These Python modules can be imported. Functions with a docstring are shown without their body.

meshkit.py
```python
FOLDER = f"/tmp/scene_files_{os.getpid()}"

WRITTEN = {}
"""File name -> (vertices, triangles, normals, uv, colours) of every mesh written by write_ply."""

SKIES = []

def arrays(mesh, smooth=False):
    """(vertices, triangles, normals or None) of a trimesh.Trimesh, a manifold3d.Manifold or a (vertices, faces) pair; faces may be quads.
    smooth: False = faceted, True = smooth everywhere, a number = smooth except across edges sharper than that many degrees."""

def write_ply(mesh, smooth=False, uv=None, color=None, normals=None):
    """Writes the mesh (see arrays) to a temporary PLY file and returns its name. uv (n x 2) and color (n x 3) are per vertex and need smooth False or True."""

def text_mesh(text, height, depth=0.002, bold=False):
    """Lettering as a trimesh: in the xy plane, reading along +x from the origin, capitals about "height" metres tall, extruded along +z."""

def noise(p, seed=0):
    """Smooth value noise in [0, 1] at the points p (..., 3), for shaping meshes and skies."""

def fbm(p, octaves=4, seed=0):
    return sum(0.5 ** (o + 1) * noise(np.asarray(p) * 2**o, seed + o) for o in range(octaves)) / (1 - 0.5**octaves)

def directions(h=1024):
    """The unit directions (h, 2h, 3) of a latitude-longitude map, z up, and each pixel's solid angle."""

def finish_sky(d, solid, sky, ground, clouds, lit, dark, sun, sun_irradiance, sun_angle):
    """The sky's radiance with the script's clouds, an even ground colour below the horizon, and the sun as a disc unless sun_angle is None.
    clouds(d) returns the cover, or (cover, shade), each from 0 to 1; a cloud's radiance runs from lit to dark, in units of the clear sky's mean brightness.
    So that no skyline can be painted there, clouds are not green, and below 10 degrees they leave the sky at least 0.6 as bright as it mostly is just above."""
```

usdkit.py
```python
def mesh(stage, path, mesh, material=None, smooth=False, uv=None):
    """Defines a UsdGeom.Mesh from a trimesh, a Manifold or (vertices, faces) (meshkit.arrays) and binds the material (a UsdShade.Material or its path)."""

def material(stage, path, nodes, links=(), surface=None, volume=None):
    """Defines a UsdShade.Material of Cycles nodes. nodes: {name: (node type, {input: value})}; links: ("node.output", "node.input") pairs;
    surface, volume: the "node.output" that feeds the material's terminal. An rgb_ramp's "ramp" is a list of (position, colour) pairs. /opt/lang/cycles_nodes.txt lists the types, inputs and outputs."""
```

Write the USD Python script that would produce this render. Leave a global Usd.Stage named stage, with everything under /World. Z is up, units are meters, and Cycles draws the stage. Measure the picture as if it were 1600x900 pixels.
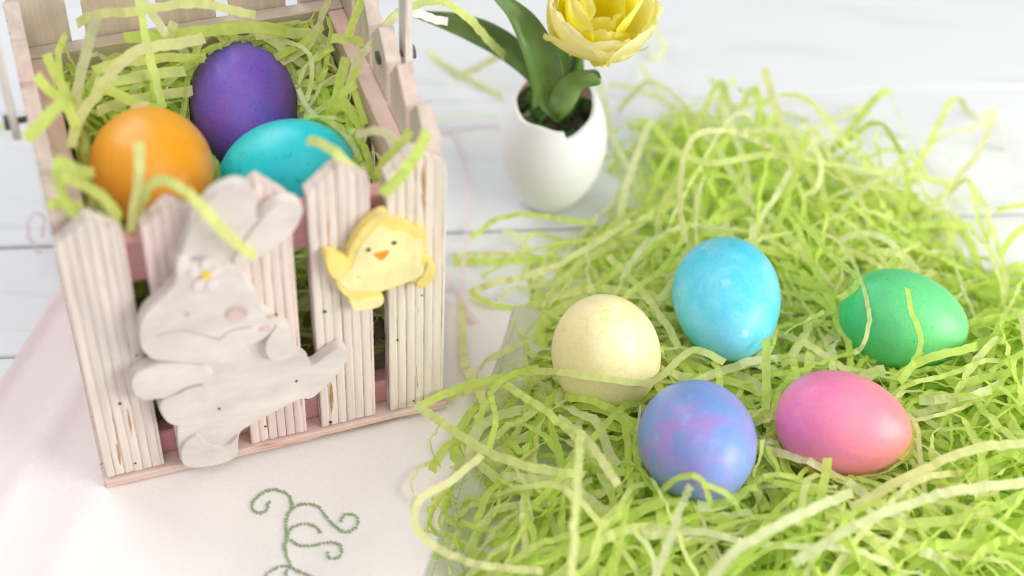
import math, random
import numpy as np, trimesh, manifold3d as m3, usdkit
from shapely.geometry import Polygon, Point
from shapely import affinity
from pxr import Usd, UsdGeom, UsdLux, UsdShade, Gf, Sdf, Vt
from meshkit import fbm, noise

stage = Usd.Stage.CreateInMemory()
UsdGeom.SetStageUpAxis(stage, UsdGeom.Tokens.z)
UsdGeom.SetStageMetersPerUnit(stage, 1.0)
UsdGeom.Xform.Define(stage, '/World'); UsdGeom.Scope.Define(stage, '/World/Looks')

# ------------------------------------------------------------------ camera, light, exposure
CAM_H, PITCH, ROLL, FPX = 0.48, 0.7885, 0.06076, 2446.2      # FPX: focal length in units of a 1600 wide picture
FWD = np.array([0, math.cos(PITCH), -math.sin(PITCH)])
_u0 = np.array([0, math.sin(PITCH), math.cos(PITCH)])
RGT = math.cos(ROLL) * np.array([1, 0, 0.]) + math.sin(ROLL) * _u0
UPV = -math.sin(ROLL) * np.array([1, 0, 0.]) + math.cos(ROLL) * _u0
EYE = np.array([0, 0, CAM_H])
cam = UsdGeom.Camera.Define(stage, '/World/camera')
M = Gf.Matrix4d(*RGT, 0, *UPV, 0, *(-FWD), 0, *EYE, 1)
cam.AddTransformOp().Set(M)
cam.CreateHorizontalApertureAttr(36.0); cam.CreateVerticalApertureAttr(20.25)
cam.CreateFocalLengthAttr(FPX / 1600 * 36)
cam.CreateFStopAttr(3.8); cam.CreateFocusDistanceAttr(0.606)
cam.CreateClippingRangeAttr(Gf.Vec2f(0.02, 50))
cam.CreateExposureAttr(0.03)

def rect_light(name, pos, target, w, h, power, color):
    l = UsdLux.RectLight.Define(stage, '/World/' + name)
    l.CreateWidthAttr(w); l.CreateHeightAttr(h); l.CreateIntensityAttr(power); l.CreateColorAttr(Gf.Vec3f(*color))
    z = np.array(pos, float) - np.array(target, float); z /= np.linalg.norm(z)
    x = np.cross([0, 0, 1.], z)
    x = x / np.linalg.norm(x) if np.linalg.norm(x) > 1e-6 else np.array([1., 0, 0])
    y = np.cross(z, x)
    l.AddTransformOp().Set(Gf.Matrix4d(*x, 0, *y, 0, *z, 0, *pos, 1))
    return l
rect_light('window_light', (-1.15, 1.55, 1.10), (-0.10, 0.45, 0.0), 1.35, 1.15, 4.3, (0.965, 0.985, 1.0))
rect_light('side_fill_light', (0.92, 0.10, 0.40), (0.30, 0.27, 0.0), 0.7, 0.6, 9.6, (1.0, 0.975, 0.91))  # added lamp rather than a window; brightens the lower right grass and boards
rect_light('ceiling_light', (-0.2, -0.2, 2.2), (0.0, 0.3, 0.0), 3.4, 3.4, 1.47, (1.0, 0.995, 0.99))
rect_light('room_light', (-0.5, -2.2, 1.2), (0.0, 0.45, 0.05), 3.0, 2.0, 0.78, (1.0, 0.94, 0.93))

# ------------------------------------------------------------------ helpers
def ray(x, y): return FWD + (x - 800) / FPX * RGT - (y - 450) / FPX * UPV
def on_z(x, y, z=0.0):
    d = ray(x, y); return EYE + d * (z - CAM_H) / d[2]
def at_depth(x, y, t): return EYE + ray(x, y) * t
def on_plane(x, y, p0, n):
    d = ray(x, y); return EYE + d * (np.dot(np.asarray(p0) - EYE, n) / (d @ n))
def proj(P):
    d = np.asarray(P, float) - EYE; z = d @ FWD
    return np.stack([800 + FPX * (d @ RGT) / z, 450 - FPX * (d @ UPV) / z], -1), z

_names = {}
def numbered(parent, name):
    k = _names.get((parent, name), 0); _names[(parent, name)] = k + 1
    return name if k == 0 else '%s_%03d' % (name, k)
def setdata(prim, label=None, cat=None, group=None, kind=None):
    for k, v in (('label', label), ('category', cat), ('group', group), ('kind', kind)):
        if v: prim.SetCustomDataByKey(k, v)
def path_of(parent): return '/World' if parent is None else str(parent.GetPath())
def thing(name, label=None, cat=None, loc=(0, 0, 0), rotz=0, group=None, kind=None, parent=None):
    x = UsdGeom.Xform.Define(stage, path_of(parent) + '/' + numbered(path_of(parent), name))
    x.AddTranslateOp().Set(Gf.Vec3d(*map(float, loc))); x.AddRotateZOp().Set(math.degrees(rotz))
    setdata(x.GetPrim(), label, cat, group, kind)
    return x.GetPrim()
def obj(name, mesh, mat, parent=None, label=None, cat=None, group=None, kind=None, smooth=False):
    m = usdkit.mesh(stage, path_of(parent) + '/' + numbered(path_of(parent), name), mesh, mat, smooth)
    setdata(m.GetPrim(), label, cat, group, kind)
    return m.GetPrim()
def box(x0, x1, y0, y1, z0, z1, ch=0.0):
    """box with chamfered edges as a Manifold"""
    if not ch: return m3.Manifold.cube((x1 - x0, y1 - y0, z1 - z0)).translate((x0, y0, z0))
    pts = []
    for a in (x0, x1):
        for b in (y0, y1):
            for c in (z0, z1):
                sx, sy, sz = (1 if a == x0 else -1), (1 if b == y0 else -1), (1 if c == z0 else -1)
                pts += [(a + sx * ch, b + sy * ch, c), (a + sx * ch, b, c + sz * ch), (a, b + sy * ch, c + sz * ch)]
    return m3.Manifold.hull_points(np.array(pts))
def cylinder(p, q, r, n=16, r2=None):
    p, q = np.asarray(p, float), np.asarray(q, float)
    d = q - p; L = np.linalg.norm(d); d /= L
    a = np.cross(d, [0, 0, 1.]) if abs(d[2]) < .9 else np.cross(d, [1., 0, 0]); a /= np.linalg.norm(a); b = np.cross(d, a)
    t = np.linspace(0, 2 * np.pi, n, endpoint=False)
    ring = np.cos(t)[:, None] * a + np.sin(t)[:, None] * b
    r2 = r if r2 is None else r2
    v = np.vstack([p + ring * r, q + ring * r2, [p], [q]])
    f = []
    for i in range(n):
        j = (i + 1) % n
        f += [(i, j, n + j), (i, n + j, n + i), (2 * n, j, i), (2 * n + 1, n + i, n + j)]
    return v, np.array(f)
def merge(parts):
    V, Fc, n = [], [], 0
    for v, f in parts:
        v, f = np.asarray(v, float), np.asarray(f, int)
        if f.shape[1] == 4: f = np.vstack([f[:, [0, 1, 2]], f[:, [0, 2, 3]]])
        V.append(v); Fc.append(f + n); n += len(v)
    return np.vstack(V), np.vstack(Fc)
def spline(pts, step=None, n=None):
    """Catmull-Rom through the points, resampled evenly"""
    p = np.asarray(pts, float)
    if len(p) == 2: q = p[0] + np.linspace(0, 1, 40)[:, None] * (p[1] - p[0])
    else:
        e = np.vstack([2 * p[0] - p[1], p, 2 * p[-1] - p[-2]]); q = []
        for i in range(1, len(e) - 2):
            for t in np.linspace(0, 1, 24, endpoint=False):
                a, b, c, d = e[i - 1:i + 3]
                q.append(.5 * (2 * b + (c - a) * t + (2 * a - 5 * b + 4 * c - d) * t**2 + (3 * b - a - 3 * c + d) * t**3))
        q.append(p[-1]); q = np.array(q)
    s = np.r_[0, np.cumsum(np.linalg.norm(np.diff(q[:, :3], axis=0), axis=1))]
    k = n or max(3, int(s[-1] / step) + 1)
    return np.stack([np.interp(np.linspace(0, s[-1], k), s, c) for c in q.T], 1)

# ------------------------------------------------------------------ materials
def mat(name, nodes, links, surface='p.BSDF'):
    return usdkit.material(stage, '/World/Looks/' + name, nodes, links, surface=surface)
def plain(name, col, rough=0.6, spec=0.4):
    return mat(name, {'p': ('principled_bsdf', {'base_color': col, 'roughness': rough, 'specular_ior_level': spec})}, [])

def painted_wood(name, paint, paint2, bare, grain, groove=None, wear=(0.60, 0.70), rough=0.62, edge=.75):
    """weathered paint over wood, grain stretched by the mapping scale; groove = (period, phase) adds grime down the milled lines"""
    N = {'tc': ('texture_coordinate', {}),
         'map': ('mapping', {'scale': grain}),
         'n1': ('noise_texture', {'scale': 1.0, 'detail': 6.0, 'roughness': 0.62}),
         'n2': ('noise_texture', {'scale': 22.0, 'detail': 3.0}),
         'n3': ('noise_texture', {'scale': 150.0, 'detail': 4.0, 'roughness': .65}),
         'r2': ('map_range', {'from_min': .38, 'from_max': .66, 'clamp': True}),
         'mixp': ('mix_color', {'a': paint, 'b': paint2}),
         'wr': ('map_range', {'from_min': wear[0], 'from_max': wear[1], 'clamp': True}),
         'mixw': ('mix_color', {'b': bare}),
         'fine': ('map_range', {'from_min': .3, 'from_max': .7, 'to_min': .80, 'to_max': 1.08}),
         'mul': ('mix_color', {'blend_type': 'multiply', 'fac': 1.0}),
         'bmp': ('bump', {'strength': .35, 'distance': .0004}),
         'p': ('principled_bsdf', {'roughness': rough, 'specular_ior_level': .35})}
    L = [('tc.object', 'map.vector'), ('map.vector', 'n1.vector'), ('tc.object', 'n2.vector'), ('map.vector', 'n3.vector'),
         ('n2.fac', 'r2.value'), ('r2.result', 'mixp.fac'), ('n1.fac', 'wr.value'), ('wr.result', 'mixw.fac'), ('mixp.result', 'mixw.a'),
         ('n1.fac', 'fine.value'), ('fine.result', 'mul.b'), ('n1.fac', 'bmp.height'), ('bmp.normal', 'p.normal')]
    N['n3'][1]['scale'] = 3.0
    N |= {'geo': ('geometry', {}), 'bev': ('bevel', {'samples': 6, 'radius': .00055}), 'dot': ('vector_math', {'math_type': 'dot_product'}), 'er': ('map_range', {'from_min': .97, 'from_max': .86, 'clamp': True}),
          'en': ('noise_texture', {'scale': 330.0, 'detail': 4.0, 'roughness': .6}), 'enr': ('map_range', {'from_min': .46, 'from_max': .62, 'to_min': 0, 'to_max': edge, 'clamp': True}), 'em': ('math', {'math_type': 'multiply'}), 'mixe': ('mix_color', {'b': bare})}
    L += [('bev.bevel', 'dot.vector1'), ('geo.true_normal', 'dot.vector2'), ('dot.value', 'er.value'), ('tc.object', 'en.vector'), ('en.fac', 'enr.value'), ('er.result', 'em.value1'), ('enr.result', 'em.value2'), ('em.value', 'mixe.fac'), ('mixw.result', 'mixe.a')]
    last = 'mixe.result'
    if groove:
        per, ph = groove
        N |= {'sx': ('separate_xyz', {}), 'ga': ('math', {'math_type': 'multiply_add', 'value2': 1 / per, 'value3': ph}),
              'gf': ('math', {'math_type': 'fraction'}), 'gs': ('math', {'math_type': 'subtract', 'value2': .5}), 'gb': ('math', {'math_type': 'absolute'}),
              'gr': ('map_range', {'from_min': .43, 'from_max': .475, 'clamp': True}),
              'gn': ('map_range', {'from_min': .46, 'from_max': .64, 'to_min': .22, 'to_max': .95, 'clamp': True}),
              'gm': ('math', {'math_type': 'multiply'}), 'mixg': ('mix_color', {'b': (.20, .105, .055)})}
        L += [('tc.object', 'sx.vector'), ('sx.x', 'ga.value1'), ('ga.value', 'gf.value1'), ('gf.value', 'gs.value1'), ('gs.value', 'gb.value1'), ('gb.value', 'gr.value'),
              ('n3.fac', 'gn.value'), ('gr.result', 'gm.value1'), ('gn.result', 'gm.value2'), ('gm.value', 'mixg.fac'), (last, 'mixg.a')]
        last = 'mixg.result'
    L += [(last, 'mul.a'), ('mul.result', 'p.base_color')]
    return mat(name, N, L)

PER = 0.0034469
paint_fronts = [painted_wood('paint_front_' + w, a, b, (.36, .21, .09), g, (PER, 0.0), wr) for w, a, b, g, wr in (
    ('pale', (.78, .695, .635), (.76, .65, .60), (260, 260, 17), (.635, .67)), ('pink', (.80, .685, .64), (.78, .62, .59), (300, 240, 13), (.65, .69)), ('cream', (.78, .70, .60), (.77, .67, .59), (220, 280, 20), (.615, .65)))]
paint_side_shaded = painted_wood('paint_side_shaded', (.66, .57, .50), (.70, .53, .49), (.40, .25, .14), (260, 260, 17), None, (.66, .73))  # greyer than the front paint; shade inside the basket put into the colour
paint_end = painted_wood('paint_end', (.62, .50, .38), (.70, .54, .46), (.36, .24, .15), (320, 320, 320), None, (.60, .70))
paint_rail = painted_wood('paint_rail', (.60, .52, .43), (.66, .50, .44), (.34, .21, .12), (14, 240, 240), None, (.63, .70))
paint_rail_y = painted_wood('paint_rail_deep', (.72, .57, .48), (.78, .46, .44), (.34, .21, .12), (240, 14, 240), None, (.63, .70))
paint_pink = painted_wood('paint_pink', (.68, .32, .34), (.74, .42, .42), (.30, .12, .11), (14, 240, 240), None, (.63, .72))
paint_base = painted_wood('paint_base', (.74, .58, .50), (.72, .50, .45), (.34, .19, .09), (14, 200, 240), None, (.58, .66))
paint_rabbit = painted_wood('paint_rabbit', (.735, .675, .635), (.745, .68, .64), (.60, .50, .44), (40, 40, 90), None, (.70, .76), .6, .35)
paint_chick = painted_wood('paint_chick', (.88, .72, .22), (.89, .73, .25), (.6, .38, .06), (90, 90, 60), None, (.72, .8), .5, .3)
paint_chick_face = painted_wood('paint_chick_face', (.90, .80, .40), (.90, .81, .43), (.7, .5, .12), (90, 90, 60), None, (.74, .8), .5, .2)
handle_wood = painted_wood('handle_wood', (.76, .72, .70), (.72, .66, .62), (.5, .4, .3), (240, 240, 14), None, (.6, .7))
M_nail = plain('nail_rust', (.05, .028, .02), .6)
M_screw = plain('screw_metal', (.10, .09, .07), .45)
M_black = plain('black_paint', (.012, .011, .012), .35)
M_orange = plain('orange_paint', (.80, .30, .02), .5)
M_greyline = plain('grey_brush_line', (.50, .46, .45), .6)
M_blush = plain('pink_blush', (.70, .50, .47), .6)
M_petalwhite = plain('petal_paint', (.76, .69, .68), .6)
M_yellowdot = plain('yellow_paint', (.85, .60, .05), .5)

# white painted boards
def table_mat(name, seed, pat=0.0):
    return mat(name, {'g': ('geometry', {}), 'map': ('mapping', {'rotation': (0, 0, -0.138), 'location': (seed, seed * .37, 0), 'scale': (7, 110, 7)}),
        'n1': ('noise_texture', {'scale': 1.0, 'detail': 7.0, 'roughness': .6}), 'n2': ('noise_texture', {'scale': 9.0, 'detail': 3.0}),
        'c': ('rgb_ramp', {'ramp': [(0, (.48, .48, .50)), (.34, (.64, .65, .67)), (.43, (.71, .725, .75)), (1, (.74, .76, .785))]}),
        'w': ('map_range', {'from_min': .70, 'from_max': .80, 'clamp': True}), 'mx': ('mix_color', {'b': (.55, .46, .37)}),
        'bmp': ('bump', {'strength': .3, 'distance': .0006}), 'rr': ('map_range', {'from_min': .3, 'from_max': .7, 'to_min': .40, 'to_max': .56}),
        'p': ('principled_bsdf', {'specular_ior_level': .32})},
        [('g.position', 'map.vector'), ('map.vector', 'n1.vector'), ('g.position', 'n2.vector'), ('n1.fac', 'c.fac'), ('c.color', 'mx.a'), ('n1.fac', 'w.value'), ('w.result', 'mx.fac'),
         ('mx.result', 'p.base_color'), ('n1.fac', 'bmp.height'), ('bmp.normal', 'p.normal'), ('n2.fac', 'rr.value'), ('rr.result', 'p.roughness')])
M_table = [table_mat('white_board_%s' % w, s) for w, s in (('one', 0.0), ('two', 3.7), ('three', 8.1))]
M_under = plain('board_shadow_wood', (.16, .14, .12), .9)

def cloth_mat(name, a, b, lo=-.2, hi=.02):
    """fine linen; the colour goes by position from a at one side of the cloth to b"""
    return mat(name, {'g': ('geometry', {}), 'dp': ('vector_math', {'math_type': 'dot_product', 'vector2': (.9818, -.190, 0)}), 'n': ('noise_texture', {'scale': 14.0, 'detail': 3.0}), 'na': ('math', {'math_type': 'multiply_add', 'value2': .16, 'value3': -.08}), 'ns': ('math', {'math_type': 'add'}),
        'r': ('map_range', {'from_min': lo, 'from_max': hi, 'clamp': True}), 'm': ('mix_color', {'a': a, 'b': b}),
        'map': ('mapping', {'rotation': (0, 0, 0.19), 'scale': (3200, 500, 1)}), 'map2': ('mapping', {'rotation': (0, 0, 0.19), 'scale': (500, 3200, 1)}), 'f1': ('noise_texture', {'scale': 1.0, 'detail': 1.0}), 'f2': ('noise_texture', {'scale': 1.0, 'detail': 1.0}),
        'ad': ('math', {'math_type': 'add'}), 'fr': ('map_range', {'from_min': .6, 'from_max': 1.4, 'to_min': .93, 'to_max': 1.05}), 'mu': ('mix_color', {'blend_type': 'multiply', 'fac': 1.0}),
        'b': ('bump', {'strength': .12, 'distance': .0001}), 'p': ('principled_bsdf', {'roughness': .9, 'specular_ior_level': .12, 'sheen_weight': .1})},
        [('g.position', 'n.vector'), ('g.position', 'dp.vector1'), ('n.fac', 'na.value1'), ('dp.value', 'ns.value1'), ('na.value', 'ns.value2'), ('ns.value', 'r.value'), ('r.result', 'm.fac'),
         ('g.position', 'map.vector'), ('g.position', 'map2.vector'), ('map.vector', 'f1.vector'), ('map2.vector', 'f2.vector'), ('f1.fac', 'ad.value1'), ('f2.fac', 'ad.value2'),
         ('ad.value', 'fr.value'), ('m.result', 'mu.a'), ('fr.result', 'mu.b'), ('mu.result', 'p.base_color'), ('ad.value', 'b.height'), ('b.normal', 'p.normal')])
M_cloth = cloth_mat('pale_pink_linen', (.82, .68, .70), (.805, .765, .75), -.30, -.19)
M_border = cloth_mat('sage_linen', (.48, .52, .37), (.52, .55, .41))
M_thread = plain('green_thread', (.30, .41, .21), .7, .3)

# shredded paper: thin sheets that let light through
def paper_mat(name, col, tint=(1, 1, 1), fac=.56, island=False):
    N = {'g': ('geometry', {}), 'n': ('noise_texture', {'scale': 260.0, 'detail': 2.0}), 'r': ('map_range', {'from_min': .3, 'from_max': .7, 'to_min': .92, 'to_max': 1.05}),
         'mu': ('mix_color', {'blend_type': 'multiply', 'fac': 1.0, 'a': col}), 'd': ('principled_bsdf', {'roughness': .55, 'specular_ior_level': .3}),
         't': ('translucent_bsdf', {}), 'mx': ('mix_closure', {'fac': fac})}
    L = [('g.position', 'n.vector'), ('n.fac', 'r.value'), ('r.result', 'mu.b'), ('mu.result', 'd.base_color'), ('mu.result', 't.color'), ('d.BSDF', 'mx.closure1'), ('t.BSDF', 'mx.closure2')]
    if island:
        N['ramp'] = ('rgb_ramp', {'ramp': island}); L += [('g.random_per_island', 'ramp.fac'), ('ramp.color', 'mu.a')]
    return mat(name, N, L, surface='mx.closure')
PAPER_COL = [(.85, .905, .40), (.80, .895, .31), (.89, .915, .57), (.73, .88, .23), (.89, .90, .47)]
M_paper = [paper_mat('green_paper_%s' % w, c) for w, c in zip(('one', 'two', 'three', 'four', 'five'), PAPER_COL)]
M_paper_mass = paper_mat('green_paper_mixed', PAPER_COL[0], island=[(0, PAPER_COL[3]), (.3, PAPER_COL[1]), (.6, PAPER_COL[0]), (.85, PAPER_COL[4]), (1, PAPER_COL[2])])
M_paper_peach = paper_mat('peach_paper', (.85, .62, .33))
M_tissue = mat('pink_tissue', {'d': ('principled_bsdf', {'base_color': (.90, .74, .77), 'roughness': .5}), 't': ('translucent_bsdf', {'color': (.92, .78, .80)}), 'x': ('transparent_bsdf', {'color': (1, .96, .97)}), 'm1': ('mix_closure', {'fac': .5}), 'm2': ('mix_closure', {'fac': .45})},
    [('d.BSDF', 'm1.closure1'), ('t.BSDF', 'm1.closure2'), ('m1.closure', 'm2.closure1'), ('x.BSDF', 'm2.closure2')], surface='m2.closure')
M_whitepaper = paper_mat('white_paper', (.86, .82, .84), fac=.3)

# ------------------------------------------------------------------ the table
T_YAW = 0.138
tdir, tnor = np.array([math.cos(T_YAW), math.sin(T_YAW), 0]), np.array([-math.sin(T_YAW), math.cos(T_YAW), 0])
table = thing('table', 'white painted board table top under the whole scene', 'table', kind='structure')
edges = [-.16, -.05, .07, .195, .3305, .444, .509, .602, .690, .80, .92, 1.04, 1.16, 1.30]
gaps = [.0015, .0015, .0015, .0015, .0030, .0010, .0018, .0006, .0007, .0010, .0015, .0015, .0015, .0015]
obj('underlay', box(-1.25, 1.25, -.3, 1.45, -.028, -.0205), M_under, table)
for i in range(len(edges) - 1):
    y0, y1 = edges[i] + gaps[i] / 2, edges[i + 1] - gaps[i + 1] / 2
    # section with eased edges, extruded along the board
    c = .0011
    sec = [(y0, -.02), (y1, -.02), (y1, -c), (y1 - c * .3, -c * .3), (y1 - c, 0), (y0 + c, 0), (y0 + c * .3, -c * .3), (y0, -c)]
    n = len(sec)
    V = [tuple(tdir * s + tnor * a + np.array([0, 0, b])) for s in (-1.2, 1.2) for a, b in sec]
    Fc = [(k, (k + 1) % n, n + (k + 1) % n) for k in range(n)] + [(k, n + (k + 1) % n, n + k) for k in range(n)]
    Fc += [(0, k + 1, k) for k in range(1, n - 1)] + [(n, n + k, n + k + 1) for k in range(1, n - 1)]
    Fc = np.array(Fc)[:, ::-1]
    obj('plank', (np.array(V), Fc), M_table[i % 3], table)

# ------------------------------------------------------------------ the linen cloth
cs, cp = np.array([.190, .9818]), np.array([.9818, -.190])       # along / across the cloth
corner = on_z(804, 484)[:2]
back_s = corner @ cs
seam_p = 0.5 * (on_z(668, 900)[:2] @ cp + corner @ cp)
right_p = on_z(738, 900)[:2] @ cp
left_p = on_z(0, 610)[:2] @ cp
def cloth_z(P):
    """gentle creases and a soft fold along the left side"""
    s, p = P @ cs, P @ cp
    q = np.stack([p * 14, s * 5, p * 0], -1)
    z = .0012 + .0030 * np.clip(fbm(q, 2, 5) - .40, 0, 1) * 2
    d = p - (left_p + .030 + .02 * (s - .35))
    z += .0018 * np.exp(-(d / .006) ** 2)
    d = p - (left_p + .055 - .06 * (s - .35))
    z += .0012 * np.exp(-(d / .008) ** 2)
    e = np.minimum(p - left_p, 1)
    z += .0020 * np.exp(-(e / .004) ** 2)
    d = s - back_s
    z += .0022 * np.exp(-((d + .004) / .004) ** 2)
    return z
def cloth_patch(p0, p1, s0, s1, npp, ns, lift=0, thick=.0007, wob=0.0):
    pp, ss = np.meshgrid(np.linspace(p0, p1, npp), np.linspace(s0, s1, ns), indexing='ij')
    ed = wob * (noise(np.stack([ss * 30, ss * 0, ss * 0], -1), 3) - .5)
    pq = pp + ed
    P = pq[..., None] * cp + ss[..., None] * cs
    z = cloth_z(P) + lift
    flat = (P[..., 0] - (-.147 + .03)) * .928 + (P[..., 1] - .3563) * .3718      # unused guide
    top = np.concatenate([P, z[..., None]], -1).reshape(-1, 3)
    bot = top - [0, 0, thick]
    idx = np.arange(npp * ns).reshape(npp, ns)
    q = np.stack([idx[:-1, :-1], idx[1:, :-1], idx[1:, 1:], idx[:-1, 1:]], -1).reshape(-1, 4)
    n = npp * ns
    Fq = [q, q[:, ::-1] + n]
    for line, flip in ((idx[0], 1), (idx[-1], 0), (idx[:, 0], 0), (idx[:, -1], 1)):
        a, b = line[:-1], line[1:]
        s = np.stack([a, a + n, b + n, b], -1)
        Fq.append(s if not flip else s[:, ::-1])
    return np.vstack([top, bot]), np.vstack(Fq)
cloth = thing('table_cloth', 'pale pink linen cloth with sage green border and embroidered scrolls under the basket', 'cloth')
S0 = 0.10
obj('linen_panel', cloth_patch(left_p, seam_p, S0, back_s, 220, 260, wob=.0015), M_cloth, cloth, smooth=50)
obj('border', cloth_patch(seam_p + .0001, right_p, S0, back_s - .001, 16, 150, lift=.0006, thick=.0012), M_border, cloth, label='sage green hem strip along the edge', smooth=50)
# hem stitches along the border
st = []
for s in np.arange(.28, back_s - .004, .0022):
    P = (seam_p + .0022) * cp + s * cs
    P2 = P + cs * .0013
    z = float(cloth_z(P[None])[0]) + .0008
    st.append(cylinder([*P, z], [*P2, z], .00013, 5))
obj('hem_stitches', merge(st), plain('sage_thread', (.36, .40, .27), .7), cloth, kind='stuff')
# embroidery: small star stitches along traced scrolls
def crop(p): return [(300 + x / 3.2, 700 + y / 3.2) for x, y in p]
SCROLLS = [
 crop([(500, 700), (470, 650), (490, 600), (482, 570), (470, 540), (466, 500), (475, 450), (470, 410), (470, 380), (480, 350), (495, 320), (500, 300), (490, 260), (465, 235), (430, 222), (390, 222), (350, 240), (315, 270), (303, 300), (310, 325), (335, 340), (362, 335), (380, 312), (378, 290), (388, 283)]),
 crop([(500, 318), (545, 295), (590, 293), (625, 303), (650, 325), (670, 355), (690, 380), (715, 405), (745, 430), (780, 440), (810, 425), (830, 395), (825, 365), (800, 350), (770, 348), (755, 365), (748, 380)]),
 crop([(478, 450), (490, 425), (520, 400), (560, 393), (600, 398), (630, 412), (640, 432)]),
 crop([(497, 475), (530, 495), (570, 503), (620, 500), (670, 490), (710, 490), (740, 505), (750, 535), (735, 565), (705, 573), (682, 562), (680, 543)]),
 crop([(490, 600), (440, 605), (400, 625), (375, 645), (360, 690)]), crop([(497, 606), (530, 628), (580, 650), (640, 690)])]
rng = random.Random(4)
em = []
for path in SCROLLS:
    P = np.array([on_z(x, y)[:2] for x, y in path])
    Q = spline(np.c_[P, np.zeros(len(P))], step=.00140)
    for k, q in enumerate(Q):
        z = float(cloth_z(q[None, :2])[0]) + .00045
        a0 = rng.random() * 3; q = q + [rng.gauss(0, .00010), rng.gauss(0, .00010), 0]
        for j in range(4):
            a = a0 + j * math.pi / 4 + rng.uniform(-.2, .2); r = .00078 * rng.uniform(.6, 1.3)
            d = np.array([math.cos(a) * r, math.sin(a) * r, 0])
            em.append(cylinder(q + [0, 0, z] - d, q + [0, 0, z] + d, .00014, 4))
obj('embroidery', merge(em), M_thread, cloth, label='green star stitch embroidery of curling tendrils', kind='stuff')

# ------------------------------------------------------------------ eggs
def egg_points(a, b, k, nu=72, nv=48):
    """egg along +x: half length a, half width b, k>0 makes the +x end narrower"""
    t = np.linspace(0, np.pi, nv); ph = np.linspace(0, 2 * np.pi, nu, endpoint=False)
    x = a * np.cos(t); r = b * np.sin(t) * (1 - k * np.cos(t) - .5 * k * k)
    V = np.stack([np.repeat(x[:, None], nu, 1), r[:, None] * np.cos(ph), r[:, None] * np.sin(ph)], -1).reshape(-1, 3)
    idx = np.arange(nv * nu).reshape(nv, nu); nx = np.roll(idx, -1, 1)
    Fq = np.stack([idx[:-1], nx[:-1], nx[1:], idx[1:]], -1).reshape(-1, 4)
    return V, Fq
EGGS = []          # (centre, rotation, a, b) for keeping the paper out
def egg(name, px, major, minor, ang, z=None, depth=None, flip=1, k=.10, ratio=1.29, material=None, label=None, towards=1, group=None):
    c = on_z(*px, z) if depth is None else at_depth(*px, depth)
    t = (c - EYE) @ FWD
    b = minor / FPX * t / 2
    a = b * ratio
    m2 = (major / minor) ** 2
    cos2 = np.clip((m2 - 1) / (ratio**2 - 1), 0, 1)
    co, si = math.sqrt(cos2), math.sqrt(1 - cos2)
    al = math.radians(ang)
    v = (EYE - c) / np.linalg.norm(EYE - c)
    r = RGT - v * (RGT @ v); r /= np.linalg.norm(r); u = np.cross(v, r)
    ax = (co * (math.cos(al) * r + math.sin(al) * u) + si * towards * v) * flip
    e2 = np.cross(v, ax); e2 /= np.linalg.norm(e2); e3 = np.cross(ax, e2)
    Rm = np.stack([ax, e2, e3], 1)
    V, Fq = egg_points(a, b, k)
    x = UsdGeom.Mesh(obj(name, (V, Fq), material, None, label, 'egg', group, smooth=True))
    x.AddTransformOp().Set(Gf.Matrix4d(*Rm[:, 0], 0, *Rm[:, 1], 0, *Rm[:, 2], 0, *c, 1))
    EGGS.append((c, Rm, a, b))
    return c
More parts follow.
